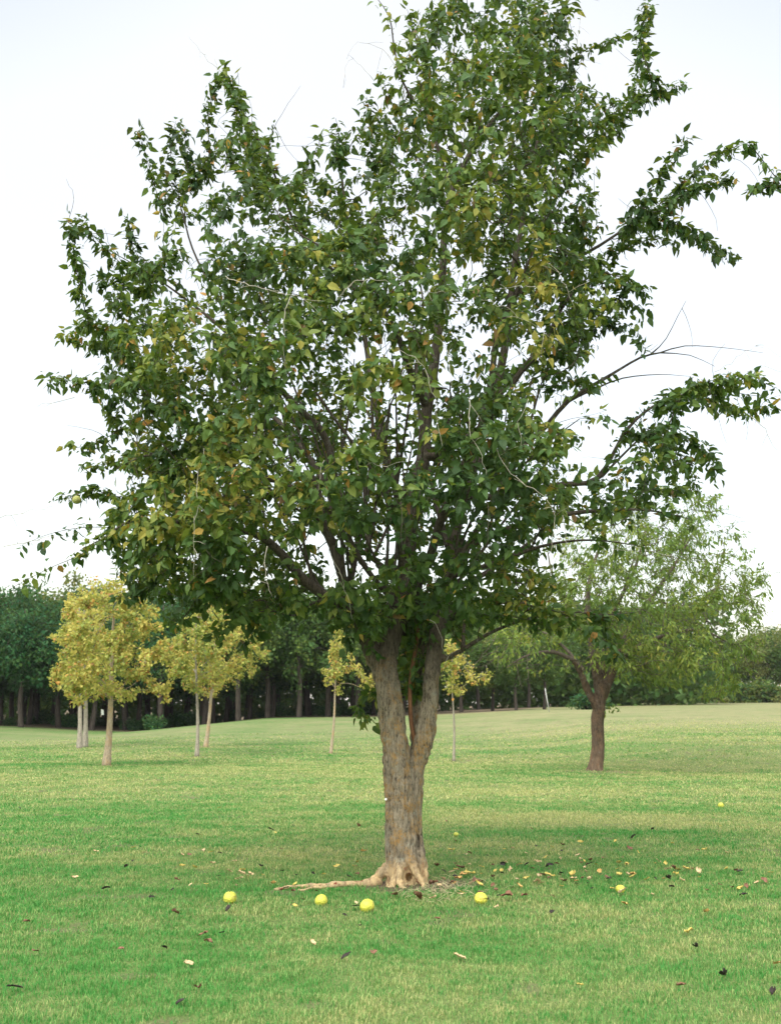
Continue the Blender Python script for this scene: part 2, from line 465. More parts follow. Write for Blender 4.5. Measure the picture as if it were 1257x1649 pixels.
def soil_field(x, y):
    d = np.hypot((x - BX - .12) / .62, (y - BY + .16) / .42)
    s = 1 - sst(.55, 1.25, d + (fbm(x * 5, y * 5, seed=31) - .5) * .9)
    # dry bed round the spreading tree on the right
    rx, ry, _ = RB
    d2 = np.hypot((x - rx) / 1.1, (y - ry + .2) / 1.2)
    s = np.maximum(s, .55 * (1 - sst(.5, 1.2, d2)))
    # worn spots
    sp = fbm(x * 2.6, y * 2.6, seed=33, oct=3); s = np.maximum(s, .5 * sst(.70, .80, sp))
    # leaf mould under the wood
    edge = np.interp(x, [-70, 8, 20, 60], [80.5, 83.5, 143, 143])
    return np.maximum(s, .97 * sst(-1.5, 1.0, y - edge + (fbm(x * .5, y * .5, seed=35) - .5) * 2))
RB = gpix(959, 1241)

gx = np.unique(np.concatenate([np.linspace(-9, 9, 181), np.linspace(-30, 30, 201), np.linspace(-120, 120, 121), np.linspace(-1500, 1500, 41)]).round(3))
gy = np.unique(np.concatenate([np.linspace(-60, 4, 17), np.linspace(4, 14, 161), np.linspace(14, 45, 156), np.linspace(45, 110, 131), np.linspace(110, 240, 66), np.linspace(240, 3000, 40)]).round(3))
XX, YY = np.meshgrid(gx, gy); ZZ = ground_z(XX, YY)
V = np.stack([XX, YY, ZZ], -1).reshape(-1, 3)
ny, nx = XX.shape; I = np.arange(ny * nx).reshape(ny, nx)
F = np.stack([I[:-1, :-1], I[:-1, 1:], I[1:, 1:], I[1:, :-1]], -1).reshape(-1, 4)

LG_A, LG_B = (.036, .205, .034), (.095, .30, .058)      # fresh blades
LS_A, LS_B = (.27, .34, .10), (.47, .44, .19)            # dry blades
def lawn_nodes(t, blade):
    st = N(t, 'ShaderNodeAttribute', _attribute_name='straw').outputs['Fac']
    pos = N(t, 'ShaderNodeNewGeometry').outputs['Position']
    if blade:
        rn = N(t, 'ShaderNodeAttribute', _attribute_name='tone').outputs['Fac']
        gr = mixc(t, rn, LG_A, LG_B); dr = mixc(t, rn, LS_A, LS_B)
        f = math_(t, 'ADD', st, math_(t, 'MULTIPLY', math_(t, 'SUBTRACT', noise(t, pos, 6, 5, .7), .5), 1.7))
        f = math_(t, 'ADD', f, math_(t, 'MULTIPLY', math_(t, 'SUBTRACT', rn, .5), .6)); f = math_(t, 'ADD', f, math_(t, 'MULTIPLY', math_(t, 'SUBTRACT', noise(t, pos, 2.3, 4, .7), .45), .8))
    else:
        n1 = noise(t, pos, 3.2, 6, .7, (1, .6, 1)); n2 = noise(t, pos, 22, 4, .7)
        gr = mixc(t, mrange(t, n2, .3, .7), (.060, .135, .032), (.10, .175, .042)); dr = mixc(t, mrange(t, n2, .3, .7), (.155, .165, .07), (.235, .215, .115))
        f = math_(t, 'ADD', st, math_(t, 'MULTIPLY', math_(t, 'SUBTRACT', n1, .5), .8))
        n3 = noise(t, pos, 7, 5, .75); f = math_(t, 'ADD', f, math_(t, 'MULTIPLY', math_(t, 'SUBTRACT', n3, .5), .9))
        gr = mixc(t, mrange(t, noise(t, pos, 11, 5, .75), .35, .65), (.045, .105, .027), gr)
    f = mrange(t, f, .15, .95)
    return mixc(t, f, gr, dr)
m, t, o = newmat('lawn'); M_lawn = m
col = lawn_nodes(t, False)
pos = N(t, 'ShaderNodeNewGeometry').outputs['Position']
so_ = N(t, 'ShaderNodeAttribute', _attribute_name='soil').outputs['Fac']
soilc = ramp(t, noise(t, pos, 30, 5, .7), [(.3, (.05, .036, .022)), (.55, (.13, .10, .066)), (.75, (.24, .19, .13))])
near = N(t, 'ShaderNodeAttribute', _attribute_name='thatch').outputs['Fac']
th = ramp(t, noise(t, pos, 45, 4, .7), [(.3, (.05, .075, .022)), (.55, (.12, .17, .05)), (.75, (.24, .24, .10))])
col = mixc(t, near, col, th)
col = mixc(t, so_, col, soilc)
b = N(t, 'ShaderNodeBsdfPrincipled', Roughness=.95); b.inputs['Specular IOR Level'].default_value = .1
t.links.new(col, b.inputs['Base Color'])
bp = N(t, 'ShaderNodeBump', Strength=.6, Distance=.03); t.links.new(noise(t, pos, 26, 5, .7), bp.inputs['Height']); t.links.new(bp.outputs[0], b.inputs['Normal'])
t.links.new(b.outputs[0], o.inputs[0])
th_a = (1 - sst(26, 60, V[:, 1])) * (1 - sst(.30, .44, np.abs(V[:, 0]) / np.maximum(V[:, 1], .1))) * sst(5, 6, V[:, 1])
g_me = mesh_np('ground', V, F, mats=[M_lawn], smooth=True, attrs={'straw': straw_field(V[:, 0], V[:, 1]), 'soil': soil_field(V[:, 0], V[:, 1]), 'thatch': th_a * .7})
tag(link('ground', g_me), kind='structure')

# grass blades on the part of the lawn that can be seen as blades
m, t, o = newmat('grass_blades'); M_blade = m
col = lawn_nodes(t, True)
b = N(t, 'ShaderNodeBsdfPrincipled', Roughness=.6); b.inputs['Specular IOR Level'].default_value = .25
t.links.new(col, b.inputs['Base Color'])
tr = N(t, 'ShaderNodeBsdfTranslucent'); t.links.new(col, tr.inputs[0])
mx = N(t, 'ShaderNodeMixShader'); mx.inputs[0].default_value = .35
t.links.new(b.outputs[0], mx.inputs[1]); t.links.new(tr.outputs[0], mx.inputs[2]); t.links.new(mx.outputs[0], o.inputs[0])
def blades(y0, y1, dens, h, wd):
    hw = lambda y: .335 * y + .7
    area = (hw(y0) + hw(y1)) * (y1 - y0); n = int(area * dens)
    y = rng.uniform(y0, y1, n * 2); x = rng.uniform(-1, 1, n * 2) * hw(y1)
    k = np.abs(x) < hw(y); x, y = x[k][:n], y[k][:n]
    so = soil_field(x, y); tuft = fbm(x * 7, y * 7, seed=41, oct=2)
    k = rng.random(len(x)) > so * .93; k &= rng.random(len(x)) > sst(30, 62, y); k &= rng.random(len(x)) < .45 + tuft
    k &= np.hypot(x - BX, y - BY) > .19
    x, y, tuft = x[k], y[k], tuft[k]; n = len(x)
    z = ground_z(x, y); a = rng.uniform(0, 2 * math.pi, n); hh = h * np.clip(rng.normal(.75, .3, n) + (tuft - .5) * 1.2, .25, 2.0)
    ln = rng.uniform(.15, 1.1, n) * hh; ww = wd * rng.uniform(.6, 1.3, n)
    sx, sy = -np.sin(a) * ww, np.cos(a) * ww; dx, dy = np.cos(a) * ln, np.sin(a) * ln
    b0 = np.stack([x - sx, y - sy, z - .004], -1); b1 = np.stack([x + sx, y + sy, z - .004], -1)
    m0 = np.stack([x - sx*.8 + dx*.35, y - sy*.8 + dy*.35, z + hh*.55], -1); m1 = np.stack([x + sx*.8 + dx*.35, y + sy*.8 + dy*.35, z + hh*.55], -1)
    tp = np.stack([x + dx, y + dy, z + hh * .92], -1)
    V = np.stack([b0, b1, m1, m0, tp], 1).reshape(-1, 3)
    return V, straw_field(x, y)
parts = [blades(5.6, 9, 6500, .028, .0021), blades(9, 13.5, 3800, .030, .0030), blades(13.5, 21, 1500, .032, .0050), blades(21, 36, 560, .030, .009), blades(36, 62, 230, .034, .016)]
V = np.vstack([p[0] for p in parts]); n = len(V) // 5; stv = np.concatenate([p[1] for p in parts]); print('blades', n)
fl = np.array([0, 1, 2, 3, 3, 2, 4]); loops = (fl[None] + 5 * np.arange(n)[:, None]).ravel(); sz = np.tile([4, 3], n)
me = mesh_np('grass', V, loops, sz, [M_blade], False, {'tone': np.repeat(rng.random(n), 5), 'straw': np.repeat(stv, 5)})
tag(link('grass', me), 'short mown green lawn grass with dry straw patches', 'grass', kind='stuff')

# ------------------------------------------------------------------ the big tree
main = thing('osage_orange_tree', 'large spreading tree with forked trunk and dense green yellowing leaves in the foreground', 'tree', tuple(BASE))
def PT(rows, r_last=True):
    a = np.array([[*P(x, y, BY + dy), r] for x, y, dy, r in rows]); return a[:, :3], a[:, 3]

trunk_strokes = [
    [(650,1432,0,.175),(649,1405,0,.165),(647,1370,0,.158),(645,1300,0,.150),(641,1240,0,.140),(634,1180,0,.124),(627,1120,0,.118),(621,1075,0,.118),(628,1030,.0,.102),(640,990,.02,.092),(648,950,.05,.086)],
    [(664,1425,.08,.125),(664,1380,.08,.112),(662,1300,.06,.100),(668,1250,.05,.095),(676,1215,.03,.094),(686,1180,.0,.092),(691,1140,0,.086),(695,1090,.0,.080),(701,1040,.03,.078),(709,990,.05,.074),(717,950,.1,.068)],
    [(614,1090,0,.080),(600,1055,-.02,.078),(585,1018,-.05,.072),(571,988,-.1,.066),(546,968,-.2,.058),(515,955,-.3,.052)],
    [(585,1018,-.05,.06),(568,975,.02,.058),(550,925,.1,.052),(535,870,.15,.048)],
    [(668,1215,.12,.05),(668,1180,.22,.042),(674,1100,.38,.040),(677,1020,.40,.042),(668,945,.38,.042)],
    [(632,1050,.1,.045),(648,1010,.26,.042),(668,960,.3,.042),(690,900,.25,.042)],
    [(700,1060,.06,.05),(724,1058,-.02,.03),(745,1045,-.06,.026)],
    [(708,1010,.05,.05),(728,985,.12,.042),(760,972,.2,.036)],
    # buttress on the right with its scar, and root flares
    [(680,1432,-.02,.058),(680,1400,-.03,.056),(676,1372,-.03,.05),(672,1345,-.02,.035)],
    [(650,1385,-.06,.06),(640,1412,-.12,.05),(628,1432,-.2,.035),(618,1445,-.28,.02)],
    [(655,1375,-.1,.05),(668,1402,-.17,.036),(681,1424,-.24,.028),(690,1437,-.3,.016)],
    [(645,1390,-.12,.05),(642,1415,-.2,.036),(650,1432,-.27,.026),(668,1436,-.28,.02)],
    [(630,1395,-.02,.07),(606,1412,-.05,.045),(590,1422,-.08,.035)],
    [(668,1408,.15,.06),(684,1418,.22,.04),(696,1426,.28,.015)],
]
mb = MB()
for st_ in trunk_strokes:
    p, r = PT(st_); q = catmull(np.column_stack([p, r]), .03); mb.tube(q[:, :3] - BASE, q[:, 3] * .95, 18, True, .05)
me = mb.mesh('trunk', [])
tmp = bpy.data.objects.new('trunk', me); C.objects.link(tmp)
md = tmp.modifiers.new('r', 'REMESH'); md.mode = 'VOXEL'; md.voxel_size = .010
sm = tmp.modifiers.new('s', 'SMOOTH'); sm.iterations = 6; sm.factor = .6
dg = bpy.context.evaluated_depsgraph_get(); ev = tmp.evaluated_get(dg)
me2 = bpy.data.meshes.new_from_object(ev); bpy.data.objects.remove(tmp)
n = len(me2.vertices); co = np.zeros(n * 3, np.float32); me2.vertices.foreach_get('co', co); co = co.reshape(-1, 3)
nr = np.zeros(n * 3, np.float32); me2.vertices.foreach_get('normal', nr); nr = nr.reshape(-1, 3)
ang = np.arctan2(co[:, 1], co[:, 0])
rid = np.abs(vnoise(co[:, 0] * 42 + vnoise(co[:,0]*6, co[:,1]*6, co[:,2]*5) * 3, co[:, 1] * 42, co[:, 2] * 10, 61) - .5) * 2
lump = fbm(co[:, 0] * 8, co[:, 1] * 8, co[:, 2] * 4, 63, 2) - .5
co2 = co + nr * ((rid - .4) * .022 + lump * .036)[:, None]
# hollow between the two root flares
hp = P(659, 1415, BY - .17) - BASE
dd = np.linalg.norm((co - hp) * np.array([1.25, .8, 1.0]), axis=1)
co2 += np.array([0, .13, 0]) * (1 - sst(.015, .055, dd))[:, None]
hp2 = P(673, 1355, BY - .08) - BASE
dd2 = np.linalg.norm((co - hp2) * np.array([2.0, .8, .6]), axis=1)
co2 += np.array([0, .06, 0]) * (1 - sst(.02, .06, dd2))[:, None]
me2.vertices.foreach_set('co', co2.ravel().astype(np.float32))
worn = np.clip(1 - sst(.06, .26, co[:, 2] + (fbm(co[:, 0] * 9, co[:, 1] * 9, co[:, 2] * 3, 67) - .5) * .25), 0, 1)
at = me2.attributes.new('worn', 'FLOAT', 'POINT'); at.data.foreach_set('value', worn.astype(np.float32))
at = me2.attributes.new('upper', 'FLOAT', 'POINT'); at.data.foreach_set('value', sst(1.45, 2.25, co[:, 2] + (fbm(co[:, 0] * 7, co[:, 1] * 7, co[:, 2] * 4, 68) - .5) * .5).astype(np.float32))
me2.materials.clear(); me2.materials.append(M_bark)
me2.polygons.foreach_set('use_smooth', np.ones(len(me2.polygons), bool)); me2.update()
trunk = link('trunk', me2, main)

# surface root running off to the left
mb = MB()
for row in ([(612,1408,-.05,.045),(590,1412,-.1,.040),(560,1412,-.18,.034),(530,1416,-.25,.03),(500,1421,-.32,.025),(470,1428,-.4,.02),(442,1437,-.5,.012)],
            [(560,1413,-.16,.02),(535,1421,-.3,.018),(512,1427,-.42,.014),(480,1437,-.55,.01)]):
    pts = []
    for x, y, dy, r in row:
        p = P(x, y, BY + dy); p[2] = ground_z(p[0], p[1]) + r * .30 + .004; pts.append([*p, r])
    q = catmull(pts, .03); q[:, 2] += (fbm(q[:, 0] * 9, q[:, 1] * 9, seed=71) - .5) * .035; q[:, 1] += (fbm(q[:, 0] * 5, q[:, 1] * 5, seed=72) - .5) * .08
    mb = MB(); mb.tube(q[:, :3] - BASE, q[:, 3] * (1 + (vnoise(q[:, 0] * 20, q[:, 1] * 20, seed=73) - .5) * .5), 10, True, .12)
    me = mb.mesh('surface_root', [M_bark]); at = me.attributes.new('worn', 'FLOAT', 'POINT'); at.data.foreach_set('value', np.ones(len(me.vertices), np.float32))
    link('surface_root', me, trunk)
# hollow's dark rotten wood
# thin red-barked stem in the fork
p, r = PT([(670,1200,.02,.026),(663,1172,.02,.021),(660,1135,.03,.020),(661,1095,.08,.019),(668,1050,.15,.018),(678,990,.2,.016),(690,940,.2,.012)])
q = catmull(np.column_stack([p, r]), .04); mb = MB(); mb.tube(q[:, :3] - BASE, q[:, 3], 10, True)
link('young_stem', mb.mesh('young_stem', [M_red]), main)
# small white tag nailed on the trunk
p = P(621, 1287, BY - .115) - BASE
mb = MB(); a = np.arange(12) * math.pi / 6
ring = np.stack([np.cos(a) * .011, np.zeros(12), np.sin(a) * .011], -1)
mb.add(np.vstack([ring + p, ring + p + [0, -.006, 0]]), [list(range(12, 24))] + [[k, 12 + k, 12 + (k + 1) % 12, (k + 1) % 12] for k in range(12)])
link('tag', mb.mesh('tag', [simple('white_tag', (.75, .75, .72), .5, .05)], False), main)['label'] = 'small white disc on the trunk'

T = Tree(.0021, .44)
def limb(rows, **k): p, r = PT(rows); return T.limb(p, r, **k)
limb([(648,960,.04,.084),(656,880,.1,.078),(668,800,.1,.072),(682,735,.1,.066),(686,670,.1,.056),(697,600,.1,.05),(706,520,.1,.044),(712,440,.05,.038),(716,360,0,.032),(726,310,0,.028),(748,262,0,.024),(771,222,0,.020),(810,172,0,.013),(845,110,0,.008),(850,60,0,.004)], join=False)
def start(rows, **k): p, r = PT(rows); return T.limb(p, r, join=False, **k)
start([(717,960,.09,.066),(728,880,.2,.06),(745,800,.3,.055),(770,720,.4,.05),(795,640,.5,.045),(812,560,.5,.04),(822,480,.4,.034),(826,433,.4,.03),(840,360,.4,.024),(852,290,.3,.018),(872,200,.3,.012),(905,110,.3,.006),(920,50,.3,.003)])
start([(520,957,-.28,.05),(490,935,-.4,.046),(465,905,-.5,.042),(430,870,-.6,.036),(380,850,-.7,.028),(320,840,-.8,.022),(265,842,-.8,.016),(210,838,-.9,.011),(172,864,-1.0,.006),(130,885,-1.0,.003)])
start([(536,878,.14,.047),(520,845,.1,.045),(499,820,0,.042),(473,790,-.1,.038),(443,772,-.2,.034),(405,768,-.3,.03),(350,740,-.5,.024),(290,730,-.6,.017),(230,735,-.7,.010),(180,760,-.7,.005)])
limb([(531,860,.14,.045),(536,790,.2,.04),(532,730,.2,.036),(515,690,.1,.034),(489,665,0,.032),(455,630,-.1,.028),(423,590,-.2,.024),(370,540,-.3,.018),(310,490,-.3,.012),(240,440,-.3,.007),(170,400,-.3,.003)])
start([(670,955,.36,.044),(655,880,.5,.042),(640,800,.6,.04),(622,730,.7,.036),(604,650,.8,.032),(590,560,.8,.027),(575,470,.8,.022),(560,380,.8,.016),(552,300,.8,.01),(545,220,.8,.005)])
start([(690,905,.25,.044),(712,830,.0,.042),(738,770,-.3,.04),(770,700,-.6,.035),(790,620,-.8,.03),(800,540,-.9,.024),(830,470,-1.0,.017),(860,400,-1.0,.01),(890,340,-1.0,.005)])
limb([(684,745,.1,.04),(715,722,0,.034),(750,706,-.2,.028),(800,660,-.5,.02),(840,600,-.8,.014),(880,560,-1,.008)])
limb([(686,655,.1,.045),(672,620,-.1,.04),(657,590,-.3,.036),(640,540,-.5,.03),(610,490,-.8,.024),(570,440,-1.0,.017),(520,400,-1.2,.010),(470,370,-1.3,.005)])
limb([(534,800,.2,.032),(500,740,.5,.028),(460,690,.8,.024),(400,640,1.0,.018),(330,590,1.1,.012),(240,560,1.1,.006),(150,550,1.1,.003)])
limb([(575,470,.8,.02),(520,420,.6,.018),(480,370,.4,.014),(450,300,.3,.010),(425,240,.2,.007),(390,180,.1,.005),(362,120,.1,.003)])
limb([(455,630,-.1,.022),(400,560,.1,.018),(350,480,.3,.014),(310,400,.4,.010),(290,330,.4,.007),(260,270,.4,.004)])
limb([(726,310,0,.024),(708,250,0,.02),(693,205,0,.017),(668,165,0,.014),(649,133,0,.011),(635,80,0,.008),(627,28,0,.006),(605,-5,0,.003)])
limb([(771,222,0,.014),(776,160,0,.011),(785,111,0,.008),(768,65,0,.006),(754,22,0,.004),(750,-20,0,.003)])
limb([(716,345,0,.02),(760,310,-.1,.017),(798,288,-.2,.014),(848,266,-.2,.011),(905,240,-.2,.008),(960,210,-.2,.005),(1010,180,-.2,.003),(1060,150,-.2,.002)])
limb([(822,480,.4,.026),(870,450,.2,.022),(920,420,.1,.018),(965,395,0,.015),(1015,362,0,.011),(1070,330,0,.008),(1120,300,0,.005),(1170,285,0,.003)])
limb([(790,650,.5,.032),(835,600,.5,.026),(875,550,.6,.020),(915,480,.6,.014),(960,440,.6,.009),(1010,450,.6,.004)])
limb([(760,745,.35,.036),(810,730,.2,.03),(867,698,.1,.026),(914,646,0,.021),(982,604,-.1,.016)])
limb([(982,604,-.1,.014),(1030,576,-.1,.011),(1062,568,-.1,.008),(1102,557,-.15,.005),(1165,560,-.2,.003),(1227,568,-.2,.0015)], bare=True)
limb([(1050,570,-.1,.006),(1072,545,-.1,.004),(1090,510,-.1,.003),(1104,484,-.1,.0015)], bare=True)
limb([(1062,568,-.1,.006),(1110,572,-.1,.004),(1150,590,-.1,.002)], bare=True)
limb([(914,646,0,.014),(960,625,.1,.01),(1002,609,.1,.007),(1060,603,.1,.004),(1110,606,.1,.0015)], bare=True)
start([(745,800,.3,.036),(800,800,.1,.034),(860,790,0,.03),(905,780,-.1,.026),(961,770,-.1,.022),(1008,693,-.1,.016),(1050,655,-.1,.012),(1100,635,-.1,.008),(1150,628,-.1,.005),(1200,635,-.1,.003),(1235,640,-.1,.002)])
limb([(961,776,-.1,.015),(1000,735,.1,.012),(1040,700,.2,.009),(1090,690,.2,.005),(1130,720,.2,.003)])
start([(720,900,.18,.036),(770,870,.1,.034),(830,848,0,.03),(908,829,-.1,.024),(976,821,-.2,.017),(1034,821,-.2,.011),(1080,828,-.2,.006),(1115,838,-.2,.003)])
start([(722,930,.1,.028),(800,905,-.2,.022),(870,880,-.4,.016),(934,870,-.5,.011),(992,873,-.5,.007),(1040,882,-.5,.003)])
start([(745,1046,-.06,.024),(770,1030,-.1,.020),(800,1014,-.15,.016),(850,996,-.2,.012),(910,985,-.25,.009),(970,990,-.3,.006),(1030,985,-.3,.003)])
start([(760,972,.2,.03),(800,970,.2,.022),(840,972,.2,.015),(880,985,.2,.009),(910,1000,.2,.005)])
# straight inner poles
for rows in ([(560,960,.0,.03),(575,880,.2,.027),(590,800,.4,.024),(600,720,.5,.02),(598,640,.5,.015)],
             [(650,945,.05,.03),(646,905,-.05,.03),(640,860,-.3,.026),(625,790,-.5,.022),(620,720,-.7,.018),(628,650,-.9,.012)],
             [(716,965,.1,.03),(722,930,-.02,.03),(740,900,-.2,.028),(775,840,-.4,.024),(820,770,-.6,.02),(850,690,-.8,.014),(870,620,-.9,.008)],
             [(642,985,.04,.03),(630,965,-.08,.03),(600,930,-.3,.026),(565,880,-.6,.022),(530,820,-.9,.018),(480,760,-1.2,.012),(430,700,-1.5,.006)],
             [(715,955,.1,.03),(770,930,.5,.026),(830,890,.9,.02),(880,850,1.2,.012)],
             [(665,950,.36,.03),(600,900,.9,.026),(530,850,1.3,.02),(440,800,1.6,.012),(360,760,1.8,.006)],
             [(720,880,.2,.03),(700,800,.7,.026),(680,700,1.1,.022),(670,600,1.3,.016),(680,480,1.3,.01),(650,380,1.2,.005)]):
    start(rows)
# many thin upright stems rising from the fork through the heart of the crown
for k in range(46):
    i = rng.integers(0, T.n)
    while not (1.7 < T.p[i][2] - BZ < 3.6 and T.r[i] > .02): i = rng.integers(0, T.n)
    a = T.p[i]; L = rng.uniform(1.0, 2.6); v = np.array([rng.normal(0, .28), rng.normal(0, .28), 1.]) + .25 * np.array([a[0] - BX, a[1] - BY, 0]); pts = [a]
    for q in range(5):
        v = v + rng.normal(0, .09, 3); v /= np.linalg.norm(v); pts.append(pts[-1] + v * L / 5)
    T.limb(np.array(pts), np.linspace(rng.uniform(.012, .022), .004, 6), bare=rng.random() < .5)
T_hand = T.n

OUT = [(600,175),(640,120),(650,60),(668,15),(690,-10),(760,-40),(830,-40),(900,-20),(930,20),(925,60),(915,110),(960,140),(1000,175),(985,220),(955,245),(975,300),(990,330),(960,380),(985,410),(1020,440),(1040,490),(1010,540),
       (960,590),(985,640),(1050,670),(1100,700),(1145,735),(1130,775),(1080,790),(1060,830),(980,850),(910,870),(905,930),(880,985),(800,975),(770,1005),(735,1020),(700,985),(640,985),(610,1010),(560,985),(500,985),(440,990),(410,1030),(370,990),(300,975),(250,970),(200,940),(185,900),
       (165,870),(160,800),(190,770),(150,740),(175,690),(160,650),(120,620),(150,590),(150,560),(140,530),(170,500),(160,460),(200,420),(245,400),(255,340),(245,270),(290,240),(330,260),(350,200),(400,190),(430,240),(460,260),(520,230),(560,210),(590,190)]
GAPS = [(745,560,55,90,.6),(640,690,80,70,.75),(690,430,40,50,.3),(620,130,50,60,.4),(740,80,40,60,.4),(900,640,60,60,.5),(1000,560,80,60,.8),(560,870,60,60,.5),(600,930,80,50,.3),(830,540,60,60,.3),
        (240,640,40,30,.4),(780,420,40,50,.2),(690,520,60,80,.25),(840,640,50,60,.2),(1050,720,70,60,.4),(930,700,60,60,.6),(620,560,40,60,.4),(500,880,80,40,.4),(440,850,60,60,.3),(960,740,60,60,.3)]
TG = crown_targets(OUT, BY, 2.25, 3300, 300, GAPS, 1.0, 1.9, shell=.4)
TG = np.vstack([TG, crown_targets([(720,340),(900,330),(980,460),(960,620),(860,700),(740,560)], BY, 1.3, 130, 150, (), .9, 1.9)])
TG = np.vstack([TG, crown_targets([(600,190),(690,20),(900,20),(960,170),(960,300),(900,420),(760,430),(620,400),(500,330)], BY, 1.5, 150, 200, (), .95, 1.9)])
TG = np.vstack([TG, crown_targets([(170,860),(180,800),(190,740),(150,620),(230,560),(330,600),(430,700),(480,850),(470,960),(380,1000),(280,975),(200,930)], BY, 1.6, 420, 120, (), .9, 1.9),
                crown_targets([(380,960),(470,940),(560,960),(620,940),(700,930),(780,950),(900,900),(880,985),(800,1000),(745,1035),(700,1010),(650,1000),(600,1040),(570,1020),(500,1000),(430,1010),(380,1000)], BY, 1.0, 260, 60),
                crown_targets([(640,960),(705,950),(700,1050),(690,1120),(655,1135),(643,1060)], BY + .5, .38, 150, 20)])
T.grow(TG, .3, .12, .35, .016)

# shoots that stand out of the crown, traced along their own lines
SH = [[(130,470),(118,400),(112,350)],[(215,440),(170,400),(125,352)],[(150,560),(120,545),(98,540)],[(150,620),(110,612),(75,608)],[(200,560),(150,520),(120,530)],
      [(260,330),(235,250),(225,208)],[(290,320),(275,250),(283,195)],[(340,270),(335,190),(352,118)],[(370,260),(385,180),(362,108)],[(420,300),(432,250),(440,200)],[(310,300),(300,250),(298,205)],
      [(450,300),(400,200),(368,125)],[(420,320),(408,270),(412,218)],[(540,260),(545,215),(540,190)],[(470,310),(500,260),(520,215)],[(600,260),(595,200),(590,155)],[(640,180),(620,140),(612,115)],
      [(690,110),(672,60),(655,15)],[(730,100),(735,50),(738,-5)],[(840,120),(832,60),(822,0)],[(870,130),(865,60),(860,-10)],[(890,100),(900,50),(915,0)],
      [(905,140),(935,85),(1000,60)],[(1010,180),(1030,110),(1042,5)],[(1042,110),(1030,60),(1046,10)],[(960,200),(1030,160),(1105,135)],[(900,230),(970,180),(1040,150)],[(900,300),(950,240),(1000,205)],
      [(1000,380),(1060,330),(1120,300)],[(1020,350),(1070,270),(1108,222)],[(1060,340),(1120,300),(1180,292)],[(1100,300),(1150,250),(1205,230)],[(1010,370),(1090,365),(1140,395),(1188,412)],[(1050,350),(1110,370),(1160,410)],
      [(950,420),(1000,400),(1050,385),(1090,390)],[(1257,300),(1235,300),(1208,305)],[(940,460),(990,455),(1045,470)],[(950,500),(990,480),(1040,500)],[(940,540),(980,520),(1010,530)],
      [(1100,635),(1160,610),(1225,605)],[(1130,640),(1190,660),(1245,655)],[(1150,630),(1200,610),(1250,625)],[(1060,650),(1110,640),(1170,655),(1200,670)],[(1020,700),(1080,700),(1140,730),(1150,770)],[(1040,690),(1100,740),(1120,790)],
      [(980,820),(1040,790),(1100,790)],[(180,700),(150,715),(118,722)],[(230,740),(180,745),(130,755)],[(200,800),(150,790),(110,800),(85,808)],[(180,850),(130,850),(80,860),(30,880)],[(172,864),(130,893),(80,915),(22,945)],
      [(250,440),(215,400),(205,350)],[(240,470),(190,450),(150,455)],[(320,960),(290,1000),(262,990)],[(400,970),(410,1010),(395,1040)],[(430,980),(370,1000),(340,1030)],[(250,930),(220,960),(190,960)],
      [(560,970),(555,1000),(560,1040)],[(620,990),(600,1020),(602,1060)],[(660,960),(680,1000),(690,1030)],[(800,990),(860,1000),(900,1010)],[(880,980),(930,1000),(985,1040)],[(960,990),(980,1020),(990,1060)],
      [(590,1120),(575,1145),(600,1160)]]
for sh in SH:
    dy = rng.uniform(-.9, .9) if sh[0][1] < 900 else rng.uniform(-.7, .2)
    if sh[0][0] < 620 and sh[0][1] > 1100: dy = .35
    rows = np.array([P(x, y, BY + dy) for x, y in sh])
    k = int(np.argmin(np.linalg.norm(T.p[:T.n] - rows[0], axis=1)))
    pts = np.vstack([T.p[k], rows])
    if np.linalg.norm(pts[0] - pts[1]) < .04: pts = pts[1:]; pts[0] = T.p[k]
    T.limb(pts, np.linspace(.006, .0018, len(pts)), step=.05)
hand_shoot_from = len(T.chains) - len(SH)
T.radii()
FT = []                                      # fine bare twigs inside the crown and out through its top
for k in range(420):
    i = rng.integers(0, T.n); q0 = T.p[i]
    dv = rng.normal(0, .6, 3) + T.dir[i] * .5 + [0, 0, rng.choice([-.7, .5])]; dv /= np.linalg.norm(dv); L = rng.uniform(.2, .65)
    pts = [q0]; v = dv.copy()
    for s_ in range(5):
        v = v + rng.normal(0, .16, 3) + [0, 0, -.10]; v /= np.linalg.norm(v); pts.append(pts[-1] + v * L / 5)
    FT.append((np.array(pts), np.linspace(.0028, .0011, 6)))
limbs = link('limbs', T.wood('limbs', [M_limb], BASE, 6, 4, .0016, FT), main)

Ps, Ds = T.twig_sites(4, total=88000); Ps = Ps + rng.normal(0, .03, Ps.shape)
cx_ = BX + .1; inn = ((Ps[:, 0] - cx_) / 1.9)**2 + ((Ps[:, 1] - BY) / 1.15)**2 + ((Ps[:, 2] - BZ - 4.0) / 2.1)**2 < 1    # bare, shaded heart of the crown
cl_ = vnoise(Ps[:, 0] * 3.4, Ps[:, 1] * 3.4, Ps[:, 2] * 3.4, 79)
k_ = ~(inn & (rng.random(len(Ps)) < .55)) & (rng.random(len(Ps)) < .25 + 1.7 * cl_); k_ &= rng.random(len(Ps)) > (.22) * sst(5.2, 6.6, Ps[:, 2] - BZ); Ps, Ds = Ps[k_], Ds[k_]
extra_P, extra_D = [], []
for ch in T.chains[hand_shoot_from:]:
    for a, b_ in zip(ch[:-1], ch[1:]):
        for _ in range(rng.poisson(2.6 * vnoise(*(T.p[a] * 5), 83) + .6)):
            t_ = rng.random(); extra_P.append(T.p[a] * (1 - t_) + T.p[b_] * t_); extra_D.append(T.dir[b_])
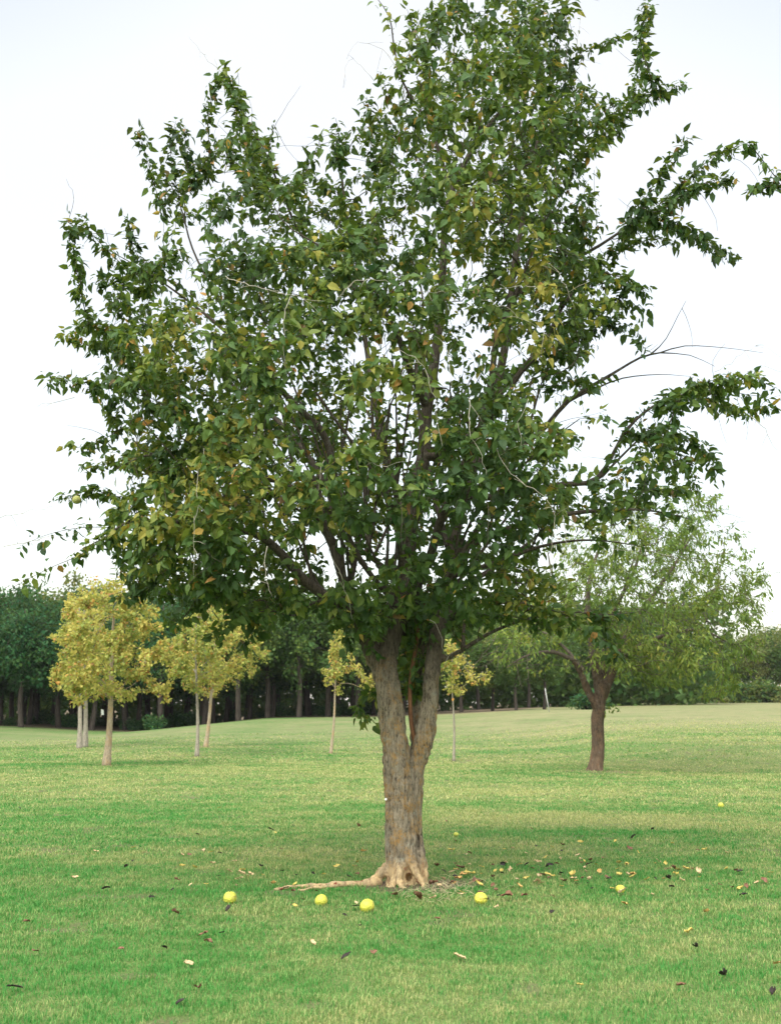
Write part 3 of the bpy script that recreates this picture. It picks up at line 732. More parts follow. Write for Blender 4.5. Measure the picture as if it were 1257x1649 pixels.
# thin, nearly bare twigs poking out at the far left keep few leaves
extra_P = np.array(extra_P); extra_D = np.array(extra_D)
keep = ~((extra_P[:, 0] < P(150, 870, BY)[0]) & (extra_P[:, 2] < P(110, 780, BY)[2]) & (rng.random(len(extra_P)) < .80))
Ps = np.vstack([Ps, extra_P[keep]]); Ds = np.vstack([Ds, extra_D[keep]])
kq = ~((Ps[:, 0] < P(165, 870, BY)[0]) & (Ps[:, 2] < P(110, 790, BY)[2]) & (rng.random(len(Ps)) < .7)); Ps, Ds = Ps[kq], Ds[kq]
low = (Ps[:, 2] - BZ)
cn = BASE + np.array([0, 0, 4.2])
tone = .06 + .42 * rng.random(len(Ps)) + 1.0 * (fbm(Ps[:, 0] * 1.5, Ps[:, 1] * 1.5, Ps[:, 2] * 1.5, 81, 2) - .5) + .17 + rng.normal(0, .07, len(Ps))
tone -= .25 * sst(BX + 2.2, BX + 3.2, Ps[:, 0]) * (Ps[:, 2] > BZ + 4.6)
tone -= .10 * sst(4.6, 6.2, low)
tone += .3 * (fbm(Ps[:, 0] * .6 + 5, Ps[:, 1] * .6, Ps[:, 2] * .6, 85, 2) - .5)
tone = np.where(rng.random(len(Ps)) < .025, rng.uniform(.86, 1., len(Ps)), np.minimum(tone, .86))
print('main leaves', len(Ps), 'nodes', T.n)
link('crown', leaves('crown', Ps, Ds, M_osage, .075, .60, tone, .34, .62, .85, .25, .25, BASE, centre=cn), main)

# bare pale twigs hanging in and out of the crown
BT = [[(361,447,-2.0),(410,462,-2.2),(466,476,-2.3),(523,486,-2.3)],[(466,478,-2.3),(457,520,-2.35),(456,560,-2.3),(462,600,-2.3)],[(542,481,-2.1),(560,462,-2.2),(585,450,-2.3),(620,455,-2.3),(652,467,-2.2)],
      [(652,467,-2.0),(700,470,-2.1),(757,478,-2.1),(809,494,-2.1),(846,515,-2.1),(908,557,-2.0)],[(757,640,-2.0),(757,690,-2.1),(772,725,-2.1),(783,766,-2.1)],
      [(799,724,-1.9),(820,761,-2.0),(856,787,-2.1),(882,808,-2.1),(893,844,-2.1),(888,880,-2.1),(883,925,-2.1)],[(700,540,-2),(718,560,-2.1),(725,590,-2.1),(727,625,-2.1)],[(640,560,-2.1),(680,590,-2.2),(700,640,-2.2),(705,700,-2.2)],
      [(520,740,-2),(512,790,-2.1),(505,830,-2.1)],[(330,720,-1.9),(318,780,-2),(314,850,-2),(312,930,-2)],[(530,890,-1.2),(545,915,-1.3),(560,960,-1.3),(568,1000,-1.3)],[(690,1000,-.8),(705,1010,-.85),(712,1040,-.8),(722,1062,-.6)],
      [(600,130,-.2),(570,95,-.2),(556,110,-.2),(556,140,-.2)],[(649,120,-.1),(610,75,-.1),(575,70,-.1),(556,95,-.1)],[(920,120,0),(935,100,0),(940,60,.1)],[(870,200,0),(905,140,0),(930,60,0),(935,10,0)],
      [(0,832,-.6),(40,826,-.6),(80,815,-.6),(130,795,-.6)],[(5,880,-.7),(70,868,-.7),(150,850,-.7)],[(360,120,.1),(330,90,.1),(305,60,.1)],[(365,150,.1),(352,120,.1),(345,90,.1)],
      [(1200,600,-.2),(1230,590,-.2),(1262,600,-.2)],[(1150,600,-.1),(1215,560,-.1),(1262,575,-.1)],[(1210,670,-.2),(1230,690,-.2),(1250,725,-.2)],[(120,640,-.3),(80,650,-.3),(60,655,-.3)],[(880,420,-1.6),(905,450,-1.7),(925,500,-1.7)],
      [(740,300,-1.3),(736,340,-1.4),(742,390,-1.4)],[(430,880,-2),(425,920,-2),(440,960,-2)],[(630,760,-2),(600,745,-2.1),(570,760,-2.1)],[(880,470,-1.7),(840,460,-1.8),(800,466,-1.8)],[(960,880,-.5),(1000,885,-.5),(1030,890,-.5)],
      [(850,640,-1.9),(835,680,-1.9),(842,730,-1.9)],[(680,450,-2),(700,500,-2),(690,545,-2)],[(905,830,-1.5),(910,870,-1.5),(900,905,-1.5)],[(1010,880,-.3),(1060,890,-.3),(1100,905,-.3)]]
for row in BT:
    mb = MB()
    p = np.array([P(x, y, BY + d) for x, y, d in row]); q = catmull(p, .06); q += rng.normal(0, .008, q.shape)
    mb.tube(q - BASE, np.linspace(.0036, .0013, len(q)) * rng.uniform(.7, 1.1), 5)
    for k in range(len(q) // 4):           # side twiglets
        i = rng.integers(1, len(q) - 1); dv = rng.normal(0, 1, 3) + [0, 0, -.3]; dv /= np.linalg.norm(dv); L = rng.uniform(.05, .22)
        mb.tube(np.array([q[i], q[i] + dv * L * .5, q[i] + dv * L + [0, 0, -.02]]) - BASE, [.002, .0016, .001], 4)
    link('dead_twig', mb.mesh('dead_twig', [M_pale]), main)
# ------------------------------------------------------------------ yellow young trees
def young(px, py, poly, label, r, nleaf, mat_b, hd, lean=(0, 0), top=None, grp='young yellow trees in the lawn', size=.080, trunk_top=.93, ntg=260, tn=0., Y=None, gaps=()):
    b = np.array(gpix(px, py)) if Y is None else np.array([P(px, py, Y)[0], Y, 0.])
    if Y is not None: b[2] = ground_z(b[0], b[1])
    Y0 = b[1]; root = thing('young_tree', label, 'tree', tuple(b), grp)
    ty = min(p[1] for p in poly); tx = top if top else px + lean[0]
    hp = P(tx, ty, Y0)
    t_ = Tree(.004, .42)
    k = np.linspace(0, trunk_top, 9)[:, None]; pts = b + (hp - b) * k + np.column_stack([np.sin(k[:, 0] * 7) * .03, np.cos(k[:, 0] * 5) * .03, 0 * k[:, 0]]); pts[0] = b - [0, 0, .05]
    rr = r * (1.25 - 1.1 * k[:, 0]**.8); rr[0] *= 1.25
    t_.limb(pts, np.maximum(rr, .012), join=False, step=.15)
    ch = t_.chains[0]
    # only the part of the leader inside the crown may branch
    lowp = max(p[1] for p in poly); zlow = P(px, lowp - 12, Y0)[2]
    for i in range(t_.n):
        if t_.p[i][2] < zlow: t_.len[i] += 60
    tg = crown_targets(poly, Y0, hd, ntg, 70, gaps, .98, 2.4, shell=.6)
    t_.grow(tg, .3, .22, .15, .03); t_.radii()
    mb = MB(); p = t_.p[ch] - b
    tk = t_.R[ch]; mb.tube(p, tk, 12, True, .06); link('trunk', mb.mesh('trunk', [mat_b]), root)
    nleaf = int(nleaf * 1.9); t_.chains = t_.chains[1:]
    link('branches', t_.wood('branches', [mat_b], b, 5, 4, .006), root)
    P1, D1 = t_.twig_sites(4, nleaf / 900.)
    if len(P1) < nleaf:
        f = nleaf / max(1, len(P1)); rep = rng.poisson(f, len(P1)); P1 = np.repeat(P1, rep, 0); D1 = np.repeat(D1, rep, 0)
    P1 = P1[:]; P1 = P1 + rng.normal(0, .055, P1.shape)
    tone = .5 * rng.random(len(P1)) + .75 * (fbm(P1[:, 0] * 1.3, P1[:, 1] * 1.3, P1[:, 2] * 1.3, int(px), 2) - .5) + .14 + tn
    tone = np.where(rng.random(len(P1)) < .11, rng.uniform(.85, 1, len(P1)), tone)
    link('crown', leaves('crown', P1, D1, M_syc, size, .85, tone, .3, .35, .9, .3, .3, b), root)
    return root, b
A_poly = [(168,925),(205,918),(235,945),(255,985),(278,1020),(285,1060),(275,1100),(282,1130),(262,1135),(225,1125),(190,1138),(150,1128),(120,1140),(95,1120),(78,1095),(90,1060),(75,1030),(98,1000),(115,960),(140,935)]
yt, yb = young(171, 1233, A_poly, 'tallest full yellow young tree at far left, its thick tan trunk nearest the camera', .085, 6800, M_sbark, 1.7, top=190)
p = P(163, 1142, yb[1] - .15) - yb; mb = MB(); mb.add(np.array([[0,0,0],[.07,0,-.02],[.08,0,-.15],[.01,0,-.16]]) + p, [[0,1,2,3]]); mb.add(np.array([[0,.012,0],[.07,.012,-.02],[.08,.012,-.15],[.01,.012,-.16]]) + p, [[3,2,1,0]])
link('tag', mb.mesh('tag', [simple('white_ribbon', (.6, .62, .6), .6, .1)], False), yt)['label'] = 'white ribbon tied to a low branch'
yt, yb = young(137, 1203, [(110,950),(150,940),(190,980),(200,1060),(185,1110),(140,1122),(100,1128),(70,1110),(88,1070),(90,1000)], 'grey trunked yellow young tree just left of and behind the tallest yellow one', .085, 3200, M_gbark, 1.5, ntg=170)
young(128, 1201, [(105,975),(140,960),(165,1000),(170,1070),(140,1110),(105,1110),(90,1060),(92,1010)], 'yellow young tree half hidden behind the grey trunked one at far left', .08, 1500, M_gbark, 1.2, ntg=110, Y=45.5)
young(317, 1218, [(300,990),(335,965),(365,975),(385,1010),(378,1070),(360,1115),(320,1125),(290,1118),(268,1080),(262,1040),(275,1010)], 'slim grey trunked yellow tree, nearer and left one of the close pair', .055, 3200, M_gbark, 1.3, ntg=170)
young(331, 1203, [(330,975),(370,965),(405,985),(428,1030),(430,1060),(415,1100),(380,1105),(350,1128),(318,1120),(290,1090),(285,1030),(305,995)], 'yellow tree with tan trunk, farther and right one of the close pair', .065, 3800, M_sbark, 1.5, top=355, ntg=200)
young(532, 1214, [(545,1010),(560,1030),(580,1065),(605,1090),(620,1110),(600,1130),(565,1105),(548,1122),(530,1100),(512,1108),(510,1090),(525,1060),(530,1025)], 'small sparse yellow young tree standing left of the big trunk', .042, 900, M_sbark, .7, top=548, ntg=80, tn=.08)
young(730, 1226, [(715,1020),(740,1030),(760,1060),(800,1075),(790,1100),(762,1108),(745,1130),(720,1120),(708,1090),(705,1050)], 'thin young tree with whitish trunk and few yellow leaves right of the big trunk', .034, 620, M_gbark, .8, top=728, ntg=70, tn=.05)

# ------------------------------------------------------------------ spreading tree on the right
rb = np.array(RB); RY = rb[1]
rt = thing('spreading_tree', 'broad airy green tree with short reddish trunk standing on the right of the lawn', 'tree', tuple(rb))
def RP(rows): a = np.array([[*P(x, y, RY + d), r] for x, y, d, r in rows]); return a[:, :3], a[:, 3]
mb = MB()
for rows in ([(958,1246,0,.23),(960,1230,0,.18),(963,1200,0,.155),(961,1170,0,.155),(964,1140,0,.16),(966,1115,0,.15),(960,1085,0,.12),(955,1055,0,.095)],
             [(964,1140,0,.12),(976,1105,0,.11),(988,1075,.1,.095),(1000,1040,.2,.075)],
             [(960,1140,-.05,.10),(945,1110,-.1,.09),(935,1085,-.2,.075),(920,1060,-.3,.06)],
             [(966,1110,.1,.12),(972,1070,.3,.1),(975,1030,.4,.08)],
             [(956,1243,-.1,.1),(948,1248,-.3,.05)],[(966,1243,-.1,.1),(980,1250,-.3,.04)]):
    p, r = RP(rows); q = catmull(np.column_stack([p, r]), .08); mb.tube(q[:, :3] - rb, q[:, 3], 14, True, .08)
tmp = bpy.data.objects.new('x', mb.mesh('trunk', [])); C.objects.link(tmp)
md = tmp.modifiers.new('r', 'REMESH'); md.mode = 'VOXEL'; md.voxel_size = .025
sm = tmp.modifiers.new('s', 'SMOOTH'); sm.iterations = 3
dg = bpy.context.evaluated_depsgraph_get(); me2 = bpy.data.meshes.new_from_object(tmp.evaluated_get(dg)); bpy.data.objects.remove(tmp)
n = len(me2.vertices); co = np.zeros(n * 3, np.float32); me2.vertices.foreach_get('co', co); co = co.reshape(-1, 3)
nr = np.zeros(n * 3, np.float32); me2.vertices.foreach_get('normal', nr); nr = nr.reshape(-1, 3)
co2 = co + nr * ((vnoise(co[:, 0] * 14, co[:, 1] * 14, co[:, 2] * 3, 91) - .5) * .06)[:, None]
me2.vertices.foreach_set('co', co2.ravel().astype(np.float32))
at = me2.attributes.new('worn', 'FLOAT', 'POINT'); at.data.foreach_set('value', (.22 * (1 - sst(.1, 1.4, co[:, 2]))).astype(np.float32))
me2.materials.clear(); me2.materials.append(M_rbark); me2.polygons.foreach_set('use_smooth', np.ones(len(me2.polygons), bool)); me2.update()
link('trunk', me2, rt)
t_ = Tree(.004, .44)
first = True
for rows in ([(955,1058,0,.115),(950,1020,0,.09),(945,970,0,.07),(955,910,.2,.045),(975,860,.3,.02)],
             [(1000,1042,.2,.09),(1020,1000,.2,.075),(1050,960,.2,.055),(1085,910,.2,.035),(1120,850,.2,.015)],
             [(920,1062,-.3,.06),(890,1050,-.5,.05),(850,1055,-.8,.03),(815,1075,-1,.012)],
             [(975,1032,.4,.08),(990,980,.6,.06),(1020,920,.8,.04),(1040,850,1,.02)],
             [(988,1070,.1,.07),(1030,1040,-.2,.06),(1080,1020,-.5,.045),(1130,1015,-.8,.03),(1180,1040,-1,.012)],
             [(960,1060,-.2,.06),(975,1010,-.6,.05),(1000,960,-1,.035),(1020,900,-1.3,.015)],
             [(940,1080,.1,.05),(905,1040,.5,.04),(860,1010,.9,.025),(820,1000,1.1,.01)],
             [(950,1030,.2,.06),(915,980,.4,.045),(890,930,.6,.03),(880,880,.7,.01)]):
    p, r = RP(rows); t_.limb(p, r, join=False, step=.2)
RPOLY = [(790,1080),(775,1040),(800,985),(835,930),(870,880),(930,830),(1000,805),(1060,775),(1120,765),(1170,790),(1205,840),(1232,900),(1240,960),(1235,1020),(1228,1070),(1190,1120),(1130,1128),(1080,1105),(1040,1110),(1010,1075),(985,1050),(935,1045),(900,1075),(850,1090)]
tg = crown_targets(RPOLY, RY, 3.0, 1300, 130, [(1190,850,60,90,.5),(1130,800,80,50,.35),(900,1060,80,40,.6)], .85, .9, shell=.6)
t_.grow(np.vstack([tg, crown_targets([(900,1080),(930,1040),(980,1020),(1060,1030),(1120,1050),(1110,1100),(1030,1095),(990,1090),(940,1080)], RY - .9, .9, 170, 40)]), .3, .2, .1, .03); t_.radii()
RT = []
for k in range(420):
    i = rng.integers(0, t_.n); q0 = t_.p[i]
    if q0[0] > P(1010, 1050, RY)[0] and rng.random() < .6: continue
    if q0[2] < rb[2] + 2.2: continue
    v = rng.normal(0, .6, 3) + [(-.5 if q0[0] < rb[0] else .4), 0, -.2]; pts = [q0]; L = rng.uniform(.5, 1.4)
    for s_ in range(5):
        v = v + rng.normal(0, .2, 3) + [0, 0, -.12 if pts[-1][2] > rb[2] + 2.6 else .25]; v /= np.linalg.norm(v); pts.append(pts[-1] + v * L / 5)
    RT.append((np.array(pts), np.linspace(.009, .004, 6)))
link('limbs', t_.wood('limbs', [bark_mat('grey_brown_limb', (.03, .024, .018), (.12, .098, .075))], rb, 5, 4, .005, RT), rt)
P1, D1 = t_.twig_sites(4, total=26000); P1 = P1 + rng.normal(0, .05, P1.shape)
k = ~((P1[:, 0] < P(960, 1050, RY)[0]) & (P1[:, 2] < P(900, 1030, RY)[2]) & (rng.random(len(P1)) < .6)); P1, D1 = P1[k], D1[k]
tone = .5 * rng.random(len(P1)) + .5 * fbm(P1[:, 0] * .7, P1[:, 1] * .7, P1[:, 2] * .7, 95, 2) + .18 * (1 - sst(2, 7, P1[:, 0])) - .02
print('right tree leaves', len(P1))
link('crown', leaves('crown', P1, D1, M_wil, .108, .38, tone, .3, .7, .7, .5, .2, rb), rt)
# small shoot of leaves on its trunk
q0 = P(976, 1140, RY - .1); pts = np.array([q0, P(985, 1138, RY - .2), P(995, 1142, RY - .3)])
LP = np.repeat(pts, 7, 0) + rng.normal(0, .09, (21, 3)); link('trunk_shoot', leaves('trunk_shoot', LP, np.tile([0, 0, 1.], (21, 1)), M_wil, .1, .6, rng.random(21), off=rb), rt)

# ------------------------------------------------------------------ the wood behind
def wood_proto(h, cw, ch0, mat, seed, nleaf=9000, size=.21, name='woodland_tree', bark=None, stems=1):
    """tree of height h, crown half-width cw starting at height ch0, standing at the origin"""
    global rng; rng = np.random.default_rng(seed)
    t_ = Tree(.009, .42); tops = []
    for s_ in range(stems):
        a = rng.uniform(0, 6.28); lx, ly = math.cos(a) * .25 * (stems > 1), math.sin(a) * .25 * (stems > 1)
        pts = np.array([[lx, ly, -.3], [lx * 1.5 + rng.normal(0, .1), ly * 1.5, h * .25], [lx * 3 + rng.normal(0, .3), ly * 3 + rng.normal(0, .3), h * .55], [lx * 4 + rng.normal(0, .5), ly * 4, h * .88]])
        t_.limb(pts, [.2, .15, .09, .03], join=False, step=.4)
    nh = len(t_.chains); 
    for i in range(t_.n):
        if t_.p[i][2] < ch0 * .9: t_.len[i] += 60
    T_ = []
    blobs = [(rng.normal(0, cw * .45), rng.normal(0, cw * .45), rng.uniform(ch0 + (h - ch0) * .25, h - (h - ch0) * .22), rng.uniform(.4, .62)) for _ in range(9)] + [(0, 0, (h + ch0) / 2, .8)]
    while len(T_) < 330:
        bx, by, bz, br = blobs[rng.integers(0, len(blobs))]
        v = rng.normal(0, 1, 3); v /= np.linalg.norm(v); q = np.array([bx, by, bz]) + v * rng.random()**.4 * np.array([cw, cw, (h - ch0) * .5]) * br
        if q[2] > ch0 and q[2] < h: T_.append(q)
    t_.grow(np.array(T_), .3, .4, .2, .05); t_.radii()
    me_t = None
    P1, D1 = t_.twig_sites(4, 1.6); f = nleaf / len(P1); rep = rng.poisson(f, len(P1)); P1 = np.repeat(P1, rep, 0); D1 = np.repeat(D1, rep, 0)
    P1 = P1 + rng.normal(0, .28, P1.shape)
    tone = .5 * rng.random(len(P1)) + .5 * fbm(P1[:, 0] * .6, P1[:, 1] * .6, P1[:, 2] * .6, seed, 2)
    crown = leaves('crown', P1, D1, mat, size, .75, tone, .3, .4, .9, .2, .3, simpleleaf=True)
    ch = t_.chains; mb = MB()
    for c in ch[:nh]: mb.tube(t_.p[c], t_.R[c], 10, True, .08)
    tm = mb.mesh('trunk', [bark or M_wbark]); t_.chains = ch[nh:]
    bm_ = t_.wood('branches', [bark or M_wbark], (0, 0, 0), 5, 4, .012)
    root = thing(name, 'x', 'tree'); link('trunk', tm, root); link('branches', bm_, root); link('crown', crown, root)
    return root
protos = {}
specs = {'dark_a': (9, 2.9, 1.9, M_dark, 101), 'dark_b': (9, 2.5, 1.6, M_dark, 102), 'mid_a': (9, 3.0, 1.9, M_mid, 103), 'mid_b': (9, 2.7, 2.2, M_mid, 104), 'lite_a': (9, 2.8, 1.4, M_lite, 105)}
used = {}
def plant(kind, px, Y, top_px, label, group='woodland trees behind the lawn', wide=1.0):
    x = P(px, 1100, Y)[0]; z = float(ground_z(x, Y)); h = P(px, top_px, Y)[2] - z
    if kind not in protos: s_ = specs[kind]; protos[kind] = wood_proto(*s_); o = protos[kind]
    else: o = copy_tree(protos[kind])
    k = h / 9 * 1.03; o.location = (x, Y, z); o.scale = (k * wide, k * wide, k); o.rotation_euler = (0, 0, random.uniform(0, 6.28))
    o['label'] = label; o['group'] = group
    return o
LB = {'d': 'dark green woodland tree in the shaded wood behind the yellow trees',
      'm': 'mid green woodland tree with dark trunk behind the big tree',
      'p': 'pale green treetop rising behind the dark wood',
      'r': 'yellowish green tree in the far tree line on the right'}
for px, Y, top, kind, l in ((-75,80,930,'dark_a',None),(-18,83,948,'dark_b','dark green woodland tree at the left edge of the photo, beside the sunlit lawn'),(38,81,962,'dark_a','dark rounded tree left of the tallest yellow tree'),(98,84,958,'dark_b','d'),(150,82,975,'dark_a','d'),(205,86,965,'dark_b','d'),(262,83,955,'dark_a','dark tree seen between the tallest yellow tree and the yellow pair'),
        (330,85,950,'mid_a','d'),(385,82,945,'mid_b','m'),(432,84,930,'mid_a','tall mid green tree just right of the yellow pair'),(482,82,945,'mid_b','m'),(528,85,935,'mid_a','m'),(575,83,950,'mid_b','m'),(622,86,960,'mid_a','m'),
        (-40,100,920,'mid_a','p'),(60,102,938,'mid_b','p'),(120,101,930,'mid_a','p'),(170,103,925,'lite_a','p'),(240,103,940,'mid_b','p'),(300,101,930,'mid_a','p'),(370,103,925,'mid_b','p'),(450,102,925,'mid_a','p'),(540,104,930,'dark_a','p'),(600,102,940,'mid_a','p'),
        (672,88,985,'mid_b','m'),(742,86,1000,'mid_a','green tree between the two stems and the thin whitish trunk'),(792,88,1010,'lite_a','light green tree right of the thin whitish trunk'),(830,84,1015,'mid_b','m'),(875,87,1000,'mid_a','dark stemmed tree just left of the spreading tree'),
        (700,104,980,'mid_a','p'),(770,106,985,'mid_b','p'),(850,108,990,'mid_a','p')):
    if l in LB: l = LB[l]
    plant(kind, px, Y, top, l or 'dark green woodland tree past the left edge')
for k, (px, Y, top, kind) in enumerate(((905,150,1040,'mid_a'),(940,152,1030,'mid_b'),(985,149,1045,'mid_a'),(1030,151,1038,'mid_b'),(1070,150,1050,'lite_a'),(1110,152,1045,'mid_a'),(1150,148,1040,'mid_b'),(1185,153,1030,'mid_a'),(1222,150,1012,'lite_a'),(1262,149,1020,'mid_a'),(1300,152,1010,'mid_b'),
        (925,168,1010,'mid_b'),(1000,170,1015,'mid_a'),(1080,171,1015,'mid_b'),(1160,169,1010,'mid_a'),(1235,172,1000,'lite_a'),(1290,170,1000,'mid_a'))):
    plant(kind, px, Y, top, 'rightmost tall yellowish tree of the far tree line' if px == 1222 else 'green tree in the far tree line beyond the right lawn', 'trees of the far tree line', 1.15)
for row, (Y, step_) in enumerate(((89, 43), (93.5, 47), (98, 51))):
    for px in range(-70, 660, step_):
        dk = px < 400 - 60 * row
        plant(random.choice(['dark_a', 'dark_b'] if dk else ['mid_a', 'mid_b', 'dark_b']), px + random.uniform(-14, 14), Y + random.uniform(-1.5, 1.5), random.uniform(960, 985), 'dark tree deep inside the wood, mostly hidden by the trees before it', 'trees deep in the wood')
# shrubs at the foot of the wood
def shrub_proto(mat, seed):
    global rng; rng = np.random.default_rng(seed)
    n = 1500; v = rng.normal(0, 1, (n, 3)); v /= np.linalg.norm(v, axis=1)[:, None]
    bl = np.array([(0, 0, .55), (.5, .2, .4), (-.5, .1, .45), (.1, -.3, .8), (.3, .3, .9)])[rng.integers(0, 5, n)]
    Q = bl + v * (rng.random(n)**.4)[:, None] * np.array([.55, .5, .45]); Q[:, 2] = np.abs(Q[:, 2])
    root = thing('shrub', 'x', 'shrub'); link('foliage', leaves('foliage', Q, v, mat, .14, .7, None, .3, .3, .9, .3, .2, simpleleaf=True), root)
    mb = MB()
    for k in range(7):
        a = k * .9; mb.tube([[0, 0, -.1], [math.cos(a) * .2, math.sin(a) * .2, .4], [math.cos(a) * .45, math.sin(a) * .4, .9]], [.03, .02, .01], 5)
    link('stem', mb.mesh('stem', [M_wbark]), root); return root
sp = [shrub_proto(M_dark, 201), shrub_proto(M_mid, 202), shrub_proto(M_lite, 203)]; fresh = [True] * 3
def shrub(kind, px, Y, s_, label, group):
    o = sp[kind] if fresh[kind] else copy_tree(sp[kind]); fresh[kind] = False
    x = P(px, 1100, Y)[0]; o.location = (x, Y, float(ground_z(x, Y)) - .05); o.scale = (s_ * 1.2, s_, s_ * .85); o.rotation_euler = (0, 0, random.uniform(0, 6.28))
    o['label'] = label; o['group'] = group
srng = np.random.default_rng(5)
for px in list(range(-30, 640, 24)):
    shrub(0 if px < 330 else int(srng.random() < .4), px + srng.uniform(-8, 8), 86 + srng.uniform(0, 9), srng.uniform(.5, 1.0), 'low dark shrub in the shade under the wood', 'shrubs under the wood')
for px, s_ in ((253, .9), (945, 1.2)):
    shrub(0, px, 81.5, s_, {253: 'dark bush standing forward on the lawn between the yellow trees', 945: 'dark bush seen just left of the spreading tree trunk'}.get(px, 'dark bush at the foot of the mid green trees'), 'bushes at the wood edge')
for px in range(895, 1300, 16):
    shrub(int(srng.choice([1, 1, 2, 0])), px + srng.uniform(-7, 7), 145 + srng.uniform(-3, 4), srng.uniform(1.3, 2.4), 'bush along the foot of the far tree line', 'bushes of the far tree line')
# far-off wood closing the view
rng = np.random.default_rng(301)
n = 60000; x = rng.uniform(-75, 30, n); y = rng.uniform(108, 130, n); top = 8.0 + 2.5 * fbm(x * .22, y * .15, seed=303)
x2 = rng.uniform(10, 110, 26000); y2 = rng.uniform(178, 205, 26000); top2 = 6.8 + 3 * fbm(x2 * .16, y2 * .1, seed=304)
x = np.concatenate([x, x2]); y = np.concatenate([y, y2]); top = np.concatenate([top, top2])
z = ground_z(x, y) + rng.random(len(x))**.8 * top
Q = np.stack([x, y, z], -1)
me = leaves('distant_wood', Q, np.tile([0, 0, 1.], (len(Q), 1)), M_mid, .62, .8, .5 * rng.random(len(Q)) + .45 * fbm(x * .2, y * .2, z * .3, 305), .3, .3, .9, .2, .2, simpleleaf=True)
tag(link('distant_wood', me), 'dense green mass of woodland far behind the tree line', 'woodland', kind='stuff')

# pale leaning stake in front of the middle trees
p0 = np.array(gpix(884, 1146)); p1 = P(877, 1108, p0[1]); mb = MB(); mb.tube([[0, 0, -.1], p1 - p0], [.028, .022], 8)
tag(link('stake', mb.mesh('stake', [simple('pale_wood', (.42, .43, .4), .7, .15)]), loc=tuple(p0)), 'thin pale stake leaning before the dark trees left of the spreading tree', 'stake')

# ------------------------------------------------------------------ hedge apples
rng = np.random.default_rng(401)
m, t, o = newmat('hedge_apple_skin'); M_apple = m
tcv = N(t, 'ShaderNodeTexCoord').outputs['Object']
oi = N(t, 'ShaderNodeObjectInfo').outputs['Random']
vor = N(t, 'ShaderNodeTexVoronoi', Scale=75.); t.links.new(tcv, vor.inputs['Vector'])
c = ramp(t, noise(t, tcv, 12, 4), [(.3, (.46, .47, .05)), (.6, (.60, .56, .07)), (.8, (.66, .52, .12))])
c = mixc(t, mrange(t, oi, 0, 1, 0, .45), c, (.36, .42, .05)); c = mixc(t, mrange(t, noise(t, tcv, 16, 4), .56, .64, 0, .6), c, (.40, .27, .07))
c = mixc(t, mrange(t, vor.outputs['Distance'], .3, .7, 0, .5), c, (.30, .32, .04))
c = mixc(t, mrange(t, noise(t, tcv, 9, 2), .66, .70), c, (.22, .12, .04))
b = N(t, 'ShaderNodeBsdfPrincipled', Roughness=.55); b.inputs['Subsurface Weight'].default_value = .1
b.inputs['Subsurface Radius'].default_value = (.01, .01, .003)
t.links.new(c, b.inputs['Base Color']); bp = N(t, 'ShaderNodeBump', Strength=.8, Distance=.004, _invert=True); t.links.new(vor.outputs['Distance'], bp.inputs['Height']); t.links.new(bp.outputs[0], b.inputs['Normal'])
t.links.new(b.outputs[0], o.inputs[0])
def apple_mesh(r, seed):
    nu, nv = 64, 44; V = []
    for j in range(nv + 1):
        th = math.pi * j / nv
        for i in range(nu): a = 2 * math.pi * i / nu; V.append((math.sin(th) * math.cos(a), math.sin(th) * math.sin(a), math.cos(th)))
    V = np.array(V)
    cell = vnoise(V[:, 0] * 11, V[:, 1] * 11, V[:, 2] * 11, seed); lump = vnoise(V[:, 0] * 1.7, V[:, 1] * 1.7, V[:, 2] * 1.7, seed + 1)
    V = V * (r * (1 + (cell - .5) * .11 + (lump - .5) * .12))[:, None]; V[:, 2] *= .93
    F = [[j * nu + i, (j + 1) * nu + i, (j + 1) * nu + (i + 1) % nu, j * nu + (i + 1) % nu] for j in range(nv) for i in range(nu)]
    return mesh_np('hedge_apple', V, np.array(F), mats=[M_apple], smooth=True)
calyx = simple('dry_stalk', (.12, .09, .04))
for px, py, d, lab in ((370,1446,20,'leftmost pale yellow hedge apple lying alone on the lawn left of the root'),(517,1450,19,'yellow hedge apple just below the long surface root'),(591,1459,22,'largest lumpy yellow hedge apple in front of the trunk beside a dark leaf'),
                       (774,1447,20,'bright yellow hedge apple right of the trunk base among dead leaves'),(998,1431,14,'yellow hedge apple half sunk in grass among litter far right of the trunk'),(1160,1297,9,'small distant yellow hedge apple far out on the right lawn'),
                       (734,1344,8,'small yellow hedge apple in the grass just beyond the right side of the trunk')):
    x, y, z = gpix(px, py + d * .42); r = d / 2 * math.hypot(x, y) / FPX * 1.02
    o = link('hedge_apple', apple_mesh(r, int(px)), loc=(x, y, z + r * (.62 if px == 998 else .76))); o.rotation_euler = (rng.uniform(-.5, .5), rng.uniform(-.5, .5), rng.uniform(0, 6))
    tag(o, lab, 'fruit', 'hedge apples fallen on the lawn')
    mb = MB(); mb.tube([[0, 0, r * .86], [.004, 0, r * 1.0]], [.006, .004], 6); link('stalk', mb.mesh('stalk', [calyx]), o)
p = P(124, 805, BY - .3); r = .042; me = apple_mesh(r, 9); me.materials.clear(); me.materials.append(simple('unripe_skin', (.26, .27, .08), .6, .2, 40)); o = link('hedge_apple', me, loc=tuple(p)); tag(o, 'green yellow hedge apple still hanging at the left edge of the crown', 'fruit', 'hedge apples')
mb = MB(); mb.tube([[0, 0, r * .86], [.005, 0, r * 1.6]], [.004, .003], 6); link('stalk', mb.mesh('stalk', [calyx]), o)

